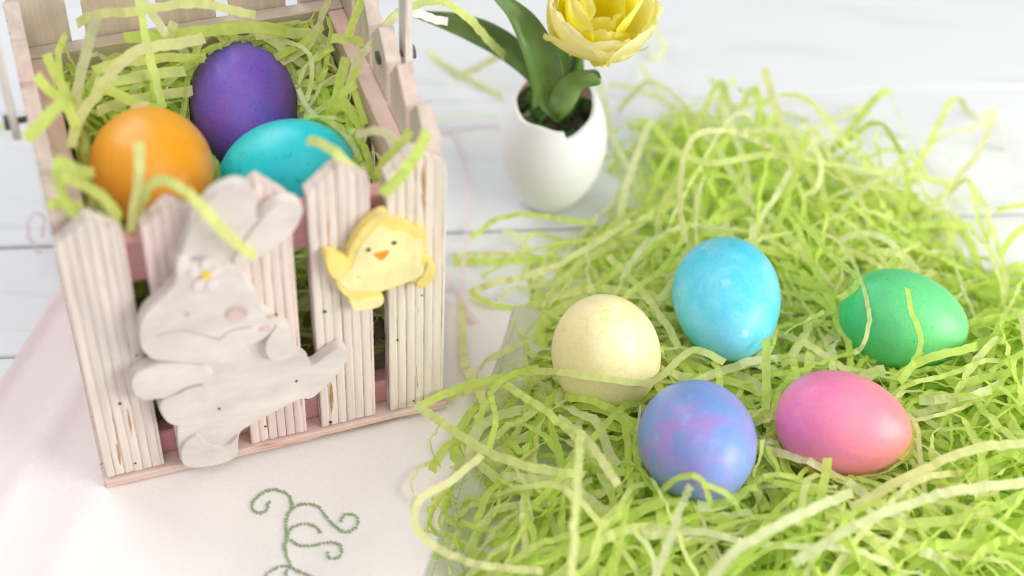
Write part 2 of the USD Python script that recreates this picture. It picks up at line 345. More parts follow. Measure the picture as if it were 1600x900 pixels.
def egg_mat(name, base, nodes=(), links=(), col=None, rough=.36, bump=.16):
    N = {'tc': ('texture_coordinate', {}), 'nb': ('noise_texture', {'scale': 1100.0, 'detail': 3.0}), 'b': ('bump', {'strength': bump, 'distance': .0003}),
         'p': ('principled_bsdf', {'base_color': base, 'roughness': rough, 'specular_ior_level': .38, 'subsurface_weight': .12, 'subsurface_scale': .002, 'subsurface_radius': (1, .8, .6)})}
    N |= dict(nodes)
    N |= {'pn': ('noise_texture', {'scale': 620.0, 'detail': 4.0, 'roughness': .7}), 'pr': ('map_range', {'from_min': .3, 'from_max': .7, 'to_min': .93, 'to_max': 1.05}), 'pm': ('mix_color', {'blend_type': 'multiply', 'fac': 1.0, 'a': base, 'use_clamp': False})}
    L = [('tc.object', 'nb.vector'), ('nb.fac', 'b.height'), ('b.normal', 'p.normal'), ('tc.object', 'pn.vector'), ('pn.fac', 'pr.value'), ('pr.result', 'pm.b'), ('pm.result', 'p.base_color')] + list(links)
    if col: L.append((col, 'pm.a'))
    return mat(name, N, L)
def two_tone(name, c1, c2, scale=40, lo=.4, hi=.6, speck=None, speck_scale=320, grad=None, stretch=None, **kw):
    N = {'mp': ('mapping', {'scale': stretch or (1, 1, 1)}), 'n': ('noise_texture', {'scale': scale, 'detail': 6.0, 'roughness': .66, 'distortion': .5}), 'r': ('map_range', {'from_min': lo, 'from_max': hi, 'clamp': True}),
         'm': ('mix_color', {'a': c1, 'b': c2})}
    L = [('tc.object', 'mp.vector'), ('mp.vector', 'n.vector'), ('n.fac', 'r.value'), ('r.result', 'm.fac')]
    last = 'm.result'
    if grad:   # blends to another colour towards one end
        g0, g1, gc = grad
        N |= {'gx': ('separate_xyz', {}), 'gr': ('map_range', {'from_min': g0, 'from_max': g1, 'clamp': True}), 'gm': ('mix_color', {'b': gc})}
        L += [('tc.object', 'gx.vector'), ('gx.x', 'gr.value'), ('gr.result', 'gm.fac'), (last, 'gm.a')]; last = 'gm.result'
    if speck:
        sc, lo2, hi2 = speck
        N |= {'sn': ('noise_texture', {'scale': speck_scale, 'detail': 3.0}), 'sr': ('map_range', {'from_min': lo2, 'from_max': hi2, 'clamp': True}), 'sm': ('mix_color', {'b': sc})}
        L += [('tc.object', 'sn.vector'), ('sn.fac', 'sr.value'), ('sr.result', 'sm.fac'), (last, 'sm.a')]; last = 'sm.result'
    if name == 'dye_cream':   # hairline cracks where the dye has soaked in
        N |= {'cv': ('voronoi_texture', {'feature': 'distance_to_edge', 'scale': 70.0}), 'cd': ('noise_texture', {'scale': 90.0, 'detail': 3.0}), 'cmx': ('mix_vector', {'fac': .012}), 'cr': ('map_range', {'from_min': .022, 'from_max': .004, 'clamp': True}),
              'cn': ('noise_texture', {'scale': 60.0, 'detail': 1.0}), 'cnr': ('map_range', {'from_min': .57, 'from_max': .64, 'to_max': .5, 'clamp': True}), 'cm': ('math', {'math_type': 'multiply'}), 'cc': ('mix_color', {'b': (.88, .55, .07)})}
        L += [('tc.object', 'cd.vector'), ('tc.object', 'cmx.a'), ('cd.color', 'cmx.b'), ('cmx.result', 'cv.vector'), ('cv.distance', 'cr.value'), ('tc.object', 'cn.vector'), ('cn.fac', 'cnr.value'), ('cr.result', 'cm.value1'), ('cnr.result', 'cm.value2'), ('cm.value', 'cc.fac'), (last, 'cc.a')]; last = 'cc.result'
    return egg_mat(name, c1, N, L, last, **kw)
E_cream = two_tone('dye_cream', (.90, .79, .40), (.90, .83, .50), 45, .35, .65, speck=((.90, .72, .22), .66, .80), speck_scale=110)
E_blue = two_tone('dye_sky_blue', (.09, .60, .81), (.20, .67, .84), 60, .40, .62, speck=((.42, .76, .86), .63, .76), speck_scale=130)
E_green = two_tone('dye_green', (.02, .53, .17), (.09, .59, .23), 50, .35, .65, grad=(-.03, .03, (.20, .64, .26)), speck=((.01, .34, .10), .66, .80), speck_scale=500)
E_swirl = two_tone('dye_purple_blue', (.20, .34, .70), (.36, .27, .66), 30, .46, .62, speck=((.27, .38, .76), .56, .76), speck_scale=150, stretch=(3.4, 1.2, .8))
E_pink = two_tone('dye_pink', (.80, .20, .46), (.80, .26, .44), 40, .4, .6, grad=(-.014, .032, (.82, .28, .24)))
E_orange = two_tone('dye_orange', (.86, .36, .02), (.88, .42, .05), 35, .4, .65, speck=((.80, .30, .01), .62, .8), speck_scale=600)
E_violet = two_tone('dye_violet', (.17, .105, .56), (.24, .10, .50), 45, .4, .6, speck=((.09, .075, .46), .56, .72), speck_scale=1000, grad=(-.006, -.028, (.11, .15, .66)))
E_teal = two_tone('dye_turquoise', (.010, .60, .68), (.04, .67, .72), 50, .45, .65, speck=((.01, .40, .55), .62, .75), speck_scale=300)

egg('egg', (946, 549), 186, 171, -78, z=.0300, material=E_cream, label='pale cream yellow egg, left of the five lying in the paper grass', towards=-1, flip=-1)
egg('egg', (1136, 469), 196, 168, -80, z=.0300, material=E_blue, label='sky blue egg with chalky mottling, at the back of the paper grass nest', towards=1, flip=1)
egg('egg', (1411, 500), 224, 155, -14, z=.0260, material=E_green, label='emerald green egg lying on its side, right of the sky blue egg', towards=1, k=.11)
egg('egg', (1091, 692), 195, 184, -62, z=.0320, material=E_swirl, label='marbled blue and lilac egg at the front of the paper grass', towards=1)
egg('egg', (1317, 663), 216, 164, -12, z=.0300, material=E_pink, label='bright pink egg, right of the marbled blue and lilac egg', towards=-1)
GROUND_EGGS = list(EGGS)
egg('egg', (240, 268), 200, 190, -60, depth=.5560, material=E_orange, label='orange egg, leftmost of the three inside the picket basket', towards=1)
egg('egg', (381, 165), 200, 172, 96, depth=.6080, material=E_violet, label='dark violet speckled egg at the back inside the picket basket', towards=-1, flip=-1, k=.07)
egg('egg', (450, 280), 220, 188, 26, depth=.5780, material=E_teal, label='turquoise egg inside the basket, right of the orange egg', towards=1, flip=1)
BASKET_EGGS = EGGS[5:]

# ------------------------------------------------------------------ the picket basket (local frame: x along the front, y into depth)
B_O, B_YAW = np.array([-.14727, .35629, .0030]), .38097
bu, bv = np.array([math.cos(B_YAW), math.sin(B_YAW), 0]), np.array([-math.sin(B_YAW), math.cos(B_YAW), 0])
def to_local(P):
    d = np.asarray(P) - B_O; return np.stack([d @ bu, d @ bv, d[..., 2]], -1)
def to_world(l):
    l = np.asarray(l, float); return B_O + l[..., :1] * bu + l[..., 1:2] * bv + l[..., 2:] * np.array([0, 0, 1.])
W, D, HS, PK, PT = .1322, .1280, .1245, .0098, .0056
basket = thing('picket_basket', 'weathered pinkish white picket fence basket with a rabbit and a chick on its front', 'basket', B_O, B_YAW)
def picket(w, hs, pk, seed, grooves=True, bottom_chip=True):
    """flat pointed board, milled face at y=0 towards -y, thickness PT"""
    r = random.Random(seed)
    pts = [(0, PT), (0, .0004), (.0005, 0)]
    if grooves:
        off = r.uniform(0, 0)
        k = 0
        x = PER
        while x < w - .0012:
            gd, gw = .00048 * r.uniform(.55, 1.35), .00038 * r.uniform(.8, 1.3)
            pts += [(x - gw * 2.2, .00006), (x - gw, .0002), (x, gd), (x + gw, .0002), (x + gw * 2.2, .00006)]
            x += PER
    pts += [(w - .0005, 0), (w, .0004), (w, PT)]
    cs_ = m3.CrossSection([np.array(pts)[::-1]])
    if cs_.area() < 1e-9: cs_ = m3.CrossSection([np.array(pts)])
    body = m3.Manifold.extrude(cs_, hs + pk + .002)
    pkx = w / 2 + r.uniform(-.0012, .0012)
    low = [(w, 0), (0, 0)]
    if bottom_chip:
        xs = np.linspace(0, w, 15)
        low = [(x, abs(r.gauss(0, .00035)) + .0002) for x in xs][::-1]
    outline = [(-.001, low[-1][1]), (-.001, hs + r.uniform(-.001, .001) - .0006), (pkx - .0012, hs + pk - .0006), (pkx, hs + pk), (pkx + .0012, hs + pk - .0006), (w + .001, hs + r.uniform(-.001, .001) - .0006), (w + .001, low[0][1])] + low
    pr = m3.Manifold.extrude(m3.CrossSection([np.array(outline)], m3.FillRule.NonZero if hasattr(m3, 'FillRule') else 0), .04).rotate((90, 0, 0)).translate((0, .03, 0))
    out = body ^ pr
    if out.volume() < 1e-8:
        pr = m3.Manifold.extrude(m3.CrossSection([np.array(outline)[::-1]]), .04).rotate((90, 0, 0)).translate((0, .03, 0)); out = body ^ pr
    return out
def place(mf, R=0, t=(0, 0, 0)): return mf.rotate((0, 0, R)).translate(t)
BASE_T = .0042
obj('base_board', box(-.0012, W + .0012, -.0016, D + .0012, 0, BASE_T - .0002, .0006), paint_base, basket)
PWF = .0218
SP = PER * 8
rngb = random.Random(12)
for i in range(5):
    x0 = i * SP
    dz = [-.001, -.0015, .001, .0012, .0005][i]
    mf = picket(PWF, HS + dz - BASE_T, PK, 30 + i)
    pk_ = obj('picket', place(mf, 0, (x0, 0, BASE_T)), paint_fronts[(0, 1, 1, 0, 2)[i]], basket, smooth=35)
    for k in range(rngb.choice((2, 3, 3))):      # nail heads and pin holes
        zz = [.012, .068, .042, .100][k] + rngb.uniform(-.006, .006); xx = x0 + PWF * rngb.uniform(.12, .88)
        rr = rngb.uniform(.00032, .00062)
        obj('nail', cylinder((xx, .0015, zz), (xx, -.00015, zz), rr, 10), M_nail, pk_)
for i in range(5):                               # back row, plain faces inside
    x0 = i * SP + .0002
    mf = picket(PWF, HS + .006 + rngb.uniform(-.001, .001) - BASE_T, PK, 60 + i, bottom_chip=False)
    obj('picket', mf.rotate((0, 0, 180)).translate((x0 + PWF, D, BASE_T)), paint_side_shaded, basket, smooth=35)
PWS, c0 = .0192, PT + .0002
for side in (0, 1):
    for i in range(5):
        yc = .0158 + i * (D - 2 * .0158) / 4
        mf = picket(PWS, HS + .006 + rngb.uniform(-.001, .0015) - BASE_T, PK, 90 + 10 * side + i, grooves=True, bottom_chip=False)
        if side == 0: mf = mf.rotate((0, 0, -90)).translate((.0002, yc + PWS / 2, BASE_T))
        else: mf = mf.rotate((0, 0, 90)).translate((W - .0002, yc - PWS / 2, BASE_T))
        obj('picket', mf, paint_side_shaded, basket, smooth=35)
# rails inside, top and bottom; butted at the corners
RT, i0 = .0066, PT + .0002
for z0, z1 in ((.096, .1140), (BASE_T, .0165)):
    top = z0 > .05
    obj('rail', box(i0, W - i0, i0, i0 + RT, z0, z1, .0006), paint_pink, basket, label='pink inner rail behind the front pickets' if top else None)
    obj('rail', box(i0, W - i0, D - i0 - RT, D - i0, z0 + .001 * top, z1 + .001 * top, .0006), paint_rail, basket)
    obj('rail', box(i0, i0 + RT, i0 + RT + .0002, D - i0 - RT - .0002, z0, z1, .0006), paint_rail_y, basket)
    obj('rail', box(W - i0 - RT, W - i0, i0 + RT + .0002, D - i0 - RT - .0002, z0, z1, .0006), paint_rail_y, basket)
# handle: two flat wooden arms on screws and a dowel over the top (above the frame)
hd = thing('handle', parent=basket)
HY, HZ = D / 2, .1270
for sx in (0, 1):
    xo = -.0058 if sx == 0 else W + .0030
    arm = m3.Manifold.hull_points(np.array([(xo + a, HY + b, z) for a in (0, .0028) for b, z in ((-.0018, HZ - .007), (.0018, HZ - .007), (-.0042, HZ - .001), (.0042, HZ - .001), (-.0042, .275), (.0042, .275))]))
    obj('handle_arm', arm, handle_wood, hd)
    xs = (xo - .0018, xo + .0002) if sx == 0 else (xo + .0026, xo + .0046)
    obj('screw', merge([cylinder((xs[0], HY, HZ), (xs[1], HY, HZ), .0027, 14), cylinder((min(xo, W - PT) - .0014 if sx else xo + .0015, HY, HZ), (xo + .0015 if sx else PT + .0016, HY, HZ), .0013, 10)]), M_screw, hd)
    xi = W - PT - .0012 if sx else PT + .0002
    obj('screw', cylinder((xi, HY, HZ), (xi + .0012, HY, HZ), .0026, 12), M_screw, hd)
obj('handle_dowel', cylinder((-.008, HY, .268), (W + .008, HY, .268), .0055, 18), handle_wood, hd, smooth=40)

# cut-outs on the front: outlines taken from the front plane of the pickets
def on_front(px, off):
    P = np.array([on_plane(x, y, to_world((0, -off, 0)), bv) for x, y in px])
    return to_local(P)[:, [0, 2]]
def smooth_poly(pts, n=160):
    q = spline(np.c_[np.vstack([pts, pts[:1]]), np.zeros(len(pts) + 1)], n=n)[:-1, :2]
    return Polygon(q).buffer(0)
def slab(poly, y_back, y_front, rnd=.0006):
    """poly in (x, z), thickness from y_back to y_front (towards -y), rounded front edge"""
    rnd = min(rnd, .6 * abs(y_back - y_front))
    polys = list(poly.geoms) if hasattr(poly, 'geoms') else [poly]
    out = None
    for pg in polys:
        steps = [(0, 1.0)] + [(rnd * (1 - math.cos(a)), 1 - math.sin(a)) for a in ()]
        layers = [(y_back, 0.0), (y_front + rnd, 0.0), (y_front + rnd * .45, rnd * .16), (y_front + rnd * .12, rnd * .5), (y_front, rnd)]
        ring0 = np.array(pg.exterior.coords)[:-1]
        if Polygon(ring0).exterior.is_ccw is False: ring0 = ring0[::-1]
        cs2 = m3.CrossSection([ring0])
        mf = m3.Manifold()
        for (ya, ia), (yb, ib) in zip(layers[:-1], layers[1:]):
            c = cs2.offset(-max(ia, ib), m3.JoinType.Round) if max(ia, ib) > 0 else cs2
            h = ya - y_front
            mf = mf + m3.Manifold.extrude(c, (y_back - yb)).rotate((90, 0, 0)).translate((0, y_back, 0))
        out = mf if out is None else out + mf
    return out
def rz(p): return [(150 + x / 1.8756, 270 + y / 1.8756) for x, y in p]
RAB = rz([(245, 250), (262, 190), (300, 120), (340, 70), (390, 42), (430, 38), (462, 58), (474, 92), (470, 128), (478, 135), (505, 108), (540, 88), (580, 86), (606, 105), (604, 130), (580, 175), (540, 212), (490, 245), (450, 270), (428, 285),
          (440, 312), (462, 338), (478, 372), (492, 408), (508, 414), (526, 428), (530, 446), (548, 448), (566, 454), (580, 478), (586, 505), (584, 530), (606, 538), (624, 552), (634, 568), (662, 548), (700, 522), (725, 516), (740, 530), (735, 556), (700, 602), (662, 640), (632, 664), (600, 666),
          (560, 685), (505, 714), (455, 742), (425, 762), (418, 790), (414, 830), (382, 850), (332, 862), (282, 866), (255, 856), (245, 822), (240, 770), (238, 744), (212, 735), (190, 706), (184, 682), (198, 664), (182, 664), (150, 669), (116, 656), (102, 626), (110, 596), (140, 576), (172, 562),
          (184, 552), (160, 545), (135, 520), (125, 482), (130, 440), (150, 405), (190, 368), (225, 328), (236, 302), (234, 270)])
rabbit = smooth_poly(on_front(RAB, .0050), 320)
rab = obj('rabbit_cutout', slab(rabbit, -.0001, -.0046, .00025), paint_rabbit, basket, label='white painted wooden rabbit with pink cheek', smooth=32)
HEAD = rz([(236, 302), (234, 272), (246, 250), (300, 262), (380, 268), (428, 285), (440, 312), (462, 338), (478, 372), (492, 408), (508, 414), (526, 428), (530, 446), (505, 478), (470, 500), (440, 512), (455, 530), (420, 552), (340, 560), (250, 558), (185, 552), (160, 545), (135, 520), (125, 482), (130, 440), (150, 405), (190, 368), (225, 328)])
def overlay(name, pts, y0, y1, m, par, rnd=.0005, label=None, n=140, shrink=.0002):
    pg = smooth_poly(on_front(pts, -y1), n).buffer(-shrink)
    return obj(name, slab(pg, y0, y1, rnd), m, par, label=label, smooth=20)
overlay('head', HEAD, -.0045, -.0068, paint_rabbit, rab, .0004)
overlay('arm', rz([(198, 664), (182, 664), (150, 669), (116, 656), (102, 626), (110, 596), (140, 576), (180, 562), (240, 558), (300, 566), (345, 590), (338, 622), (300, 620), (265, 630), (232, 648)]), -.0045, -.0066, paint_rabbit, rab, .0004)
overlay('ear', rz([(246, 250), (262, 192), (300, 122), (340, 72), (390, 44), (430, 40), (460, 60), (471, 92), (462, 130), (430, 180), (395, 230), (370, 262), (310, 258)]), -.0045, -.0056, paint_rabbit, rab, .0003)
overlay('ear', rz([(398, 262), (420, 220), (455, 172), (482, 138), (506, 110), (540, 90), (580, 88), (603, 106), (600, 132), (577, 175), (538, 210), (490, 243), (450, 268), (428, 280)]), -.0045, -.0054, paint_rabbit, rab, .0003)
overlay('haunch', rz([(184, 682), (198, 664), (236, 650), (270, 634), (305, 626), (332, 634), (350, 664), (356, 700), (340, 728), (300, 742), (250, 744), (212, 735), (190, 706)]), -.0045, -.0058, paint_rabbit, rab, .0004)
overlay('paw', rz([(530, 446), (548, 448), (566, 454), (580, 478), (586, 505), (584, 530), (560, 548), (520, 552), (498, 535), (495, 508), (510, 475)]), -.0045, -.0074, paint_rabbit, rab, .0004)
overlay('foot', rz([(418, 770), (418, 795), (414, 830), (382, 850), (332, 862), (282, 866), (255, 856), (248, 822), (262, 790), (300, 770), (320, 790), (350, 806), (385, 800)]), -.0045, -.0060, paint_rabbit, rab, .0004)
def disc(c, rx, rz_, y0, y1, m, par, name, ang=0):
    cx, cz = on_front([c], -y1)[0]
    pg = affinity.rotate(affinity.scale(Point(cx, cz).buffer(1, 24), rx, rz_), ang)
    return obj(name, slab(pg, y0, y1, min(rx, rz_) * .25), m, par, smooth=32)
PXM = .5450 / FPX                                # metres per photograph pixel at the basket front
def rp(x, y): return rz([(x, y)])[0]
disc(rp(413, 412), 34 / 1.8756 * PXM, 36 / 1.8756 * PXM, -.0066, -.00705, M_blush, rab, 'cheek')
def brush(name, pts, w, y, m, par):
    q = on_front(pts, -y); Q = spline(np.c_[q, np.zeros(len(q))], n=40)[:, :2]
    from shapely.geometry import LineString
    pg = LineString(Q).buffer(w, cap_style=1)
    return obj(name, slab(pg, y + .0003, y, .00008), m, par, smooth=32)
brush('mouth_line', rz([(182, 478), (215, 468), (258, 464), (300, 472), (362, 490)]), .00040, -.00695, M_greyline, rab)
brush('mouth_line', rz([(362, 490), (385, 470), (415, 458), (455, 452)]), .00040, -.00695, M_greyline, rab)
brush('closed_eye', rz([(388, 418), (396, 404), (413, 399), (430, 404), (440, 416)]), .00062, -.00725, M_greyline, rab)
disc(rp(268, 416), .0010, .0012, -.0066, -.0070, M_greyline, rab, 'nail')
disc(rp(588, 612), .00045, .0005, -.0044, -.0050, M_nail, rab, 'nail')
disc(rp(362, 693), .0004, .0004, -.0044, -.0050, M_nail, rab, 'nail')
disc(rp(496, 458), .0022, .0014, -.0066, -.0072, M_blush, rab, 'nose')
disc(rp(514, 424), .0014, .0012, -.0066, -.0072, M_blush, rab, 'nose')
fc = rp(322, 304)
for k in range(5):
    a = k * 2 * math.pi / 5 + .3
    disc((fc[0] + 17 * math.cos(a), fc[1] - 17 * math.sin(a)), .0025, .0021, -.0066, -.0074, M_petalwhite, rab, 'flower_petal', math.degrees(a))
disc(fc, .0017, .0016, -.0066, -.0080, M_yellowdot, rab, 'flower_centre')
brush('flower_mark', rz([(285, 262), (300, 252), (318, 250)]), .0005, -.00695, M_greyline, rab)
brush('ear_crease', rz([(300, 255), (330, 190), (372, 120), (420, 70)]), .00022, -.0049, paint_rabbit, rab)

def cz(p): return [(480 + x / 4.5, 300 + y / 4.5) for x, y in p]
CH = cz([(124, 486), (130, 462), (152, 449), (205, 457), (265, 476), (292, 482), (300, 440), (318, 395), (345, 345), (382, 290), (430, 235), (500, 182), (545, 165), (574, 172), (584, 205), (588, 232), (640, 230), (700, 245), (758, 284), (795, 276), (828, 292), (846, 330), (842, 400), (836, 455), (840, 492), (872, 500), (905, 538), (908, 580), (884, 630), (842, 668), (795, 686), (766, 682), (748, 648), (690, 668), (610, 698), (535, 720), (522, 738), (546, 756), (538, 790), (502, 816), (425, 836), (342, 842), (310, 822), (298, 772), (242, 722), (216, 676), (206, 642), (162, 592), (136, 532)])
chick_p = smooth_poly(on_front(CH, .0050), 240)
chk = obj('chick_cutout', slab(chick_p, -.0001, -.0036, .0004), paint_chick, basket, label='yellow wooden chick with orange beak', smooth=32)
FACE = cz([(200, 600), (280, 560), (320, 500), (350, 420), (400, 340), (460, 270), (530, 240), (600, 280), (680, 285), (760, 330), (815, 340), (818, 420), (812, 500), (830, 580), (770, 610), (700, 640), (600, 672), (500, 700), (400, 700), (300, 700), (240, 660)])
overlay('breast_panel', FACE, -.0035, -.0039, paint_chick_face, chk, .0002)
overlay('wing', cz([(126, 482), (132, 460), (155, 450), (205, 458), (265, 476), (300, 500), (300, 560), (270, 600), (220, 630), (190, 615), (162, 590), (136, 532)]), -.0035, -.0043, paint_chick, chk, .0003)
overlay('wing', cz([(845, 498), (872, 502), (903, 540), (905, 580), (882, 628), (842, 666), (800, 680), (772, 672), (765, 640), (800, 600), (825, 560)]), -.0035, -.0043, paint_chick, chk, .0003)
overlay('foot', cz([(300, 775), (345, 765), (400, 752), (450, 745), (522, 740), (545, 757), (536, 790), (502, 815), (425, 834), (342, 841), (312, 822)]), -.0035, -.0042, paint_chick_face, chk, .0004)
disc(cz([(432, 410)])[0], .00085, .00075, -.0038, -.0043, M_black, chk, 'eye')
disc(cz([(612, 362)])[0], .00095, .0008, -.0038, -.0043, M_black, chk, 'eye')
bk = smooth_poly(on_front(cz([(474, 453), (505, 444), (550, 433), (584, 427), (574, 455), (553, 480), (532, 496), (508, 484)]), .0053), 60)
obj('beak', slab(bk, -.0038, -.0043, .0002), M_orange, chk, smooth=32)
for q in ((364, 597), (752, 457)): disc(cz([q])[0], .0007, .0007, -.0038, -.0041, paint_chick, chk, 'nail')

# ------------------------------------------------------------------ egg shaped pot with a tulip
VX, VY = .0142, .5362
vase_c = np.array([VX, VY, 0.0])
def vase_profile(t):
    """radius at height fraction"""
    return np.interp(t, [0, .02, .06, .12, .22, .35, .5, .62, .74, .85, .93, 1.0], [.0085, .0110, .0135, .0162, .0195, .0222, .0238, .0236, .0223, .0200, .0176, .0150])
VH = .0640
def vase_mesh():
    nu, nv = 96, 48
    th = np.linspace(0, 2 * np.pi, nu, endpoint=False)
    rng_ = np.random.default_rng(5)
    # jagged rim: low towards the camera, high behind
    jag = .895 + .080 * np.sin(th + .2) - .05 * np.exp(-(((th - 4.95) % 6.2832 - 0) / .5) ** 2) + .014 * np.sin(3 * th + 1) + .008 * np.sin(7 * th + 2) + .012 * (noise(np.stack([th * 2.2, th * 0, th * 0], -1), 8) - .5)
    def shell(off):
        rows = []
        for v in np.linspace(0, 1, nv):
            t = v * jag
            tt = .5 - .5 * np.cos(np.pi * np.clip(t, 0, 1)) * 1.0
            tt = .6 * t + .4 * tt
            r = np.maximum(vase_profile(tt) - off, .0005)
            rows.append(np.stack([r * np.cos(th), r * np.sin(th), np.maximum(tt * VH, off)], -1))
        return np.array(rows)
    o, i = shell(0), shell(.0016)
    V = np.vstack([o.reshape(-1, 3), i.reshape(-1, 3), [[0, 0, 0], [0, 0, .0016]]])
    idx = np.arange(nv * nu).reshape(nv, nu); nx = np.roll(idx, -1, 1); n = nv * nu
    q = np.stack([idx[:-1], nx[:-1], nx[1:], idx[1:]], -1).reshape(-1, 4)
    qi = np.stack([idx[:-1], idx[1:], nx[1:], nx[:-1]], -1).reshape(-1, 4) + n
    rim = np.stack([idx[-1], nx[-1], nx[-1] + n, idx[-1] + n], -1)
    q = np.vstack([q, qi, rim]); tri = np.vstack([q[:, [0, 1, 2]], q[:, [0, 2, 3]]])
    cap = np.vstack([np.stack([nx[0], idx[0], np.full(nu, 2 * n)], -1), np.stack([idx[0] + n, nx[0] + n, np.full(nu, 2 * n + 1)], -1)])
    return V, np.vstack([tri, cap])
M_vase = mat('matt_eggshell', {'g': ('geometry', {}), 'n': ('noise_texture', {'scale': 60.0, 'detail': 3.0}), 'n2': ('noise_texture', {'scale': 700.0, 'detail': 2.0}), 'r': ('rgb_ramp', {'ramp': [(.3, (.91, .87, .875)), (.7, (.94, .91, .91))]}),
    'b': ('bump', {'strength': .12, 'distance': .0004}), 'p': ('principled_bsdf', {'roughness': .45, 'specular_ior_level': .35, 'subsurface_weight': .15, 'subsurface_scale': .004})},
    [('g.position', 'n.vector'), ('g.position', 'n2.vector'), ('n.fac', 'r.fac'), ('r.color', 'p.base_color'), ('n2.fac', 'b.height'), ('b.normal', 'p.normal')])
vp = UsdGeom.Mesh(obj('egg_vase', vase_mesh(), M_vase, None, 'white egg shaped vase with a jagged rim holding a yellow tulip', 'vase', smooth=45))
vp.AddTranslateOp().Set(Gf.Vec3d(*vase_c))
# moss and soil inside
def moss():
    r = random.Random(3); parts = []
    ico = trimesh.creation.icosphere(2)
    for k in range(60):
        a, rr = r.uniform(0, 2 * math.pi), .0155 * math.sqrt(r.random())
        s = r.uniform(.0022, .0046)
        c = vase_c + [rr * math.cos(a), rr * math.sin(a), .0490 + .004 * math.sin(a) + r.uniform(-.002, .0025)]
        v = np.array(ico.vertices); v = v * (1 + .5 * (fbm(v * 2.4 + k * 7, 4, k) - .5))[:, None]
        parts.append((v * s + c, np.array(ico.faces)))
    return merge(parts)
M_moss = mat('moss', {'g': ('geometry', {}), 'n': ('noise_texture', {'scale': 420.0, 'detail': 5.0}), 'n2': ('noise_texture', {'scale': 70.0}), 'r': ('rgb_ramp', {'ramp': [(.3, (.01, .016, .005)), (.5, (.03, .09, .012)), (.7, (.09, .22, .03))]}),
    'mm': ('mix_color', {'b': (.03, .018, .012)}), 'mr': ('map_range', {'from_min': .48, 'from_max': .58, 'clamp': True}), 'b': ('bump', {'strength': 1.0, 'distance': .0015}), 'p': ('principled_bsdf', {'roughness': .9})},
    [('g.position', 'n.vector'), ('g.position', 'n2.vector'), ('n.fac', 'r.fac'), ('r.color', 'mm.a'), ('n2.fac', 'mr.value'), ('mr.result', 'mm.fac'), ('mm.result', 'p.base_color'), ('n.fac', 'b.height'), ('b.normal', 'p.normal')])
obj('potting_moss', moss(), M_moss, None, 'dark green moss and soil filling the egg shaped vase', 'moss', kind='stuff', smooth=60)

M_leaf = mat('tulip_leaf', {'g': ('geometry', {}), 'tc': ('texture_coordinate', {}), 'n': ('noise_texture', {'scale': 55.0, 'detail': 3.0}), 'at': ('attribute', {'attribute': 'st'}),
    'r': ('rgb_ramp', {'ramp': [(.3, (.09, .18, .035)), (.5, (.16, .29, .055)), (.75, (.25, .41, .13))]}),
    'p': ('principled_bsdf', {'roughness': .30, 'specular_ior_level': .6, 'coat_weight': .2, 'coat_roughness': .22}), 't': ('translucent_bsdf', {'color': (.20, .36, .05)}), 'mx': ('mix_closure', {'fac': .12})},
    [('g.position', 'n.vector'), ('n.fac', 'r.fac'), ('r.color', 'p.base_color'), ('p.BSDF', 'mx.closure1'), ('t.BSDF', 'mx.closure2')], surface='mx.closure')
NY = np.array([0, 1., 0])
def V3(x, y, dy=0.0): return on_plane(x, y, vase_c + [0, dy, 0], NY)
def leaf(left, right, cup, dys, thick=.0006, n=36, m=9):
    """blade between two traced margins; cup pushes the midrib away, dys = depth offsets along it"""
    L = spline([V3(x, y, d) for (x, y), d in zip(left, np.interp(np.linspace(0, 1, len(left)), np.linspace(0, 1, len(dys)), dys))], n=n)
    Rr = spline([V3(x, y, d) for (x, y), d in zip(right, np.interp(np.linspace(0, 1, len(right)), np.linspace(0, 1, len(dys)), dys))], n=n)
    t = np.linspace(0, 1, m)
    P = L[:, None] * (1 - t)[None, :, None] + Rr[:, None] * t[None, :, None]
    wdt = np.linalg.norm(Rr - L, axis=1)
    P[..., 1] += (cup * wdt)[:, None] * (4 * t * (1 - t))[None]
    P[..., 1] += .0004 * np.cos(t * np.pi * 8)[None] * (wdt / wdt.max())[:, None]
    du = np.gradient(P, axis=0); dv = np.gradient(P, axis=1)
    nn = np.cross(du, dv); nn /= np.maximum(np.linalg.norm(nn, axis=-1, keepdims=True), 1e-9)
    A_, B_ = P + nn * thick / 2, P - nn * thick / 2
    idx = np.arange(n * m).reshape(n, m)
    q = np.stack([idx[:-1, :-1], idx[1:, :-1], idx[1:, 1:], idx[:-1, 1:]], -1).reshape(-1, 4)
    Fq = [q, q[:, ::-1] + n * m]
    for line, fl in ((idx[0], 1), (idx[-1], 0), (idx[:, 0], 0), (idx[:, -1], 1)):
        a, b = line[:-1], line[1:]; s = np.stack([a, a + n * m, b + n * m, b], -1); Fq.append(s[:, ::-1] if fl else s)
    return np.vstack([A_.reshape(-1, 3), B_.reshape(-1, 3)]), np.vstack(Fq)
tulip = thing('tulip', 'yellow double tulip with broad green leaves standing in the egg shaped vase', 'flower')
obj('leaf', leaf([(868, 190), (842, 165), (830, 130), (815, 80), (795, 30), (772, 0), (745, -35)], [(874, 192), (882, 160), (882, 120), (868, 75), (840, 30), (812, 5), (748, -36)], .22, [-.010, -.014, -.014, -.008, 0.0]), M_leaf, tulip, smooth=70)
obj('leaf', leaf([(832, 170), (828, 132), (785, 95), (738, 68), (690, 45), (640, 24), (618, 16)], [(852, 165), (838, 110), (815, 68), (770, 38), (718, 22), (668, 18), (618, 15)], .20, [-.004, 0.0, .004, .006, .006]), M_leaf, tulip, smooth=70)
obj('leaf', leaf([(872, 195), (868, 150), (862, 110), (862, 70), (868, 40)], [(896, 190), (908, 150), (912, 105), (908, 70), (896, 40)], .25, [.002, .004, .006, .006]), M_leaf, tulip, smooth=70)
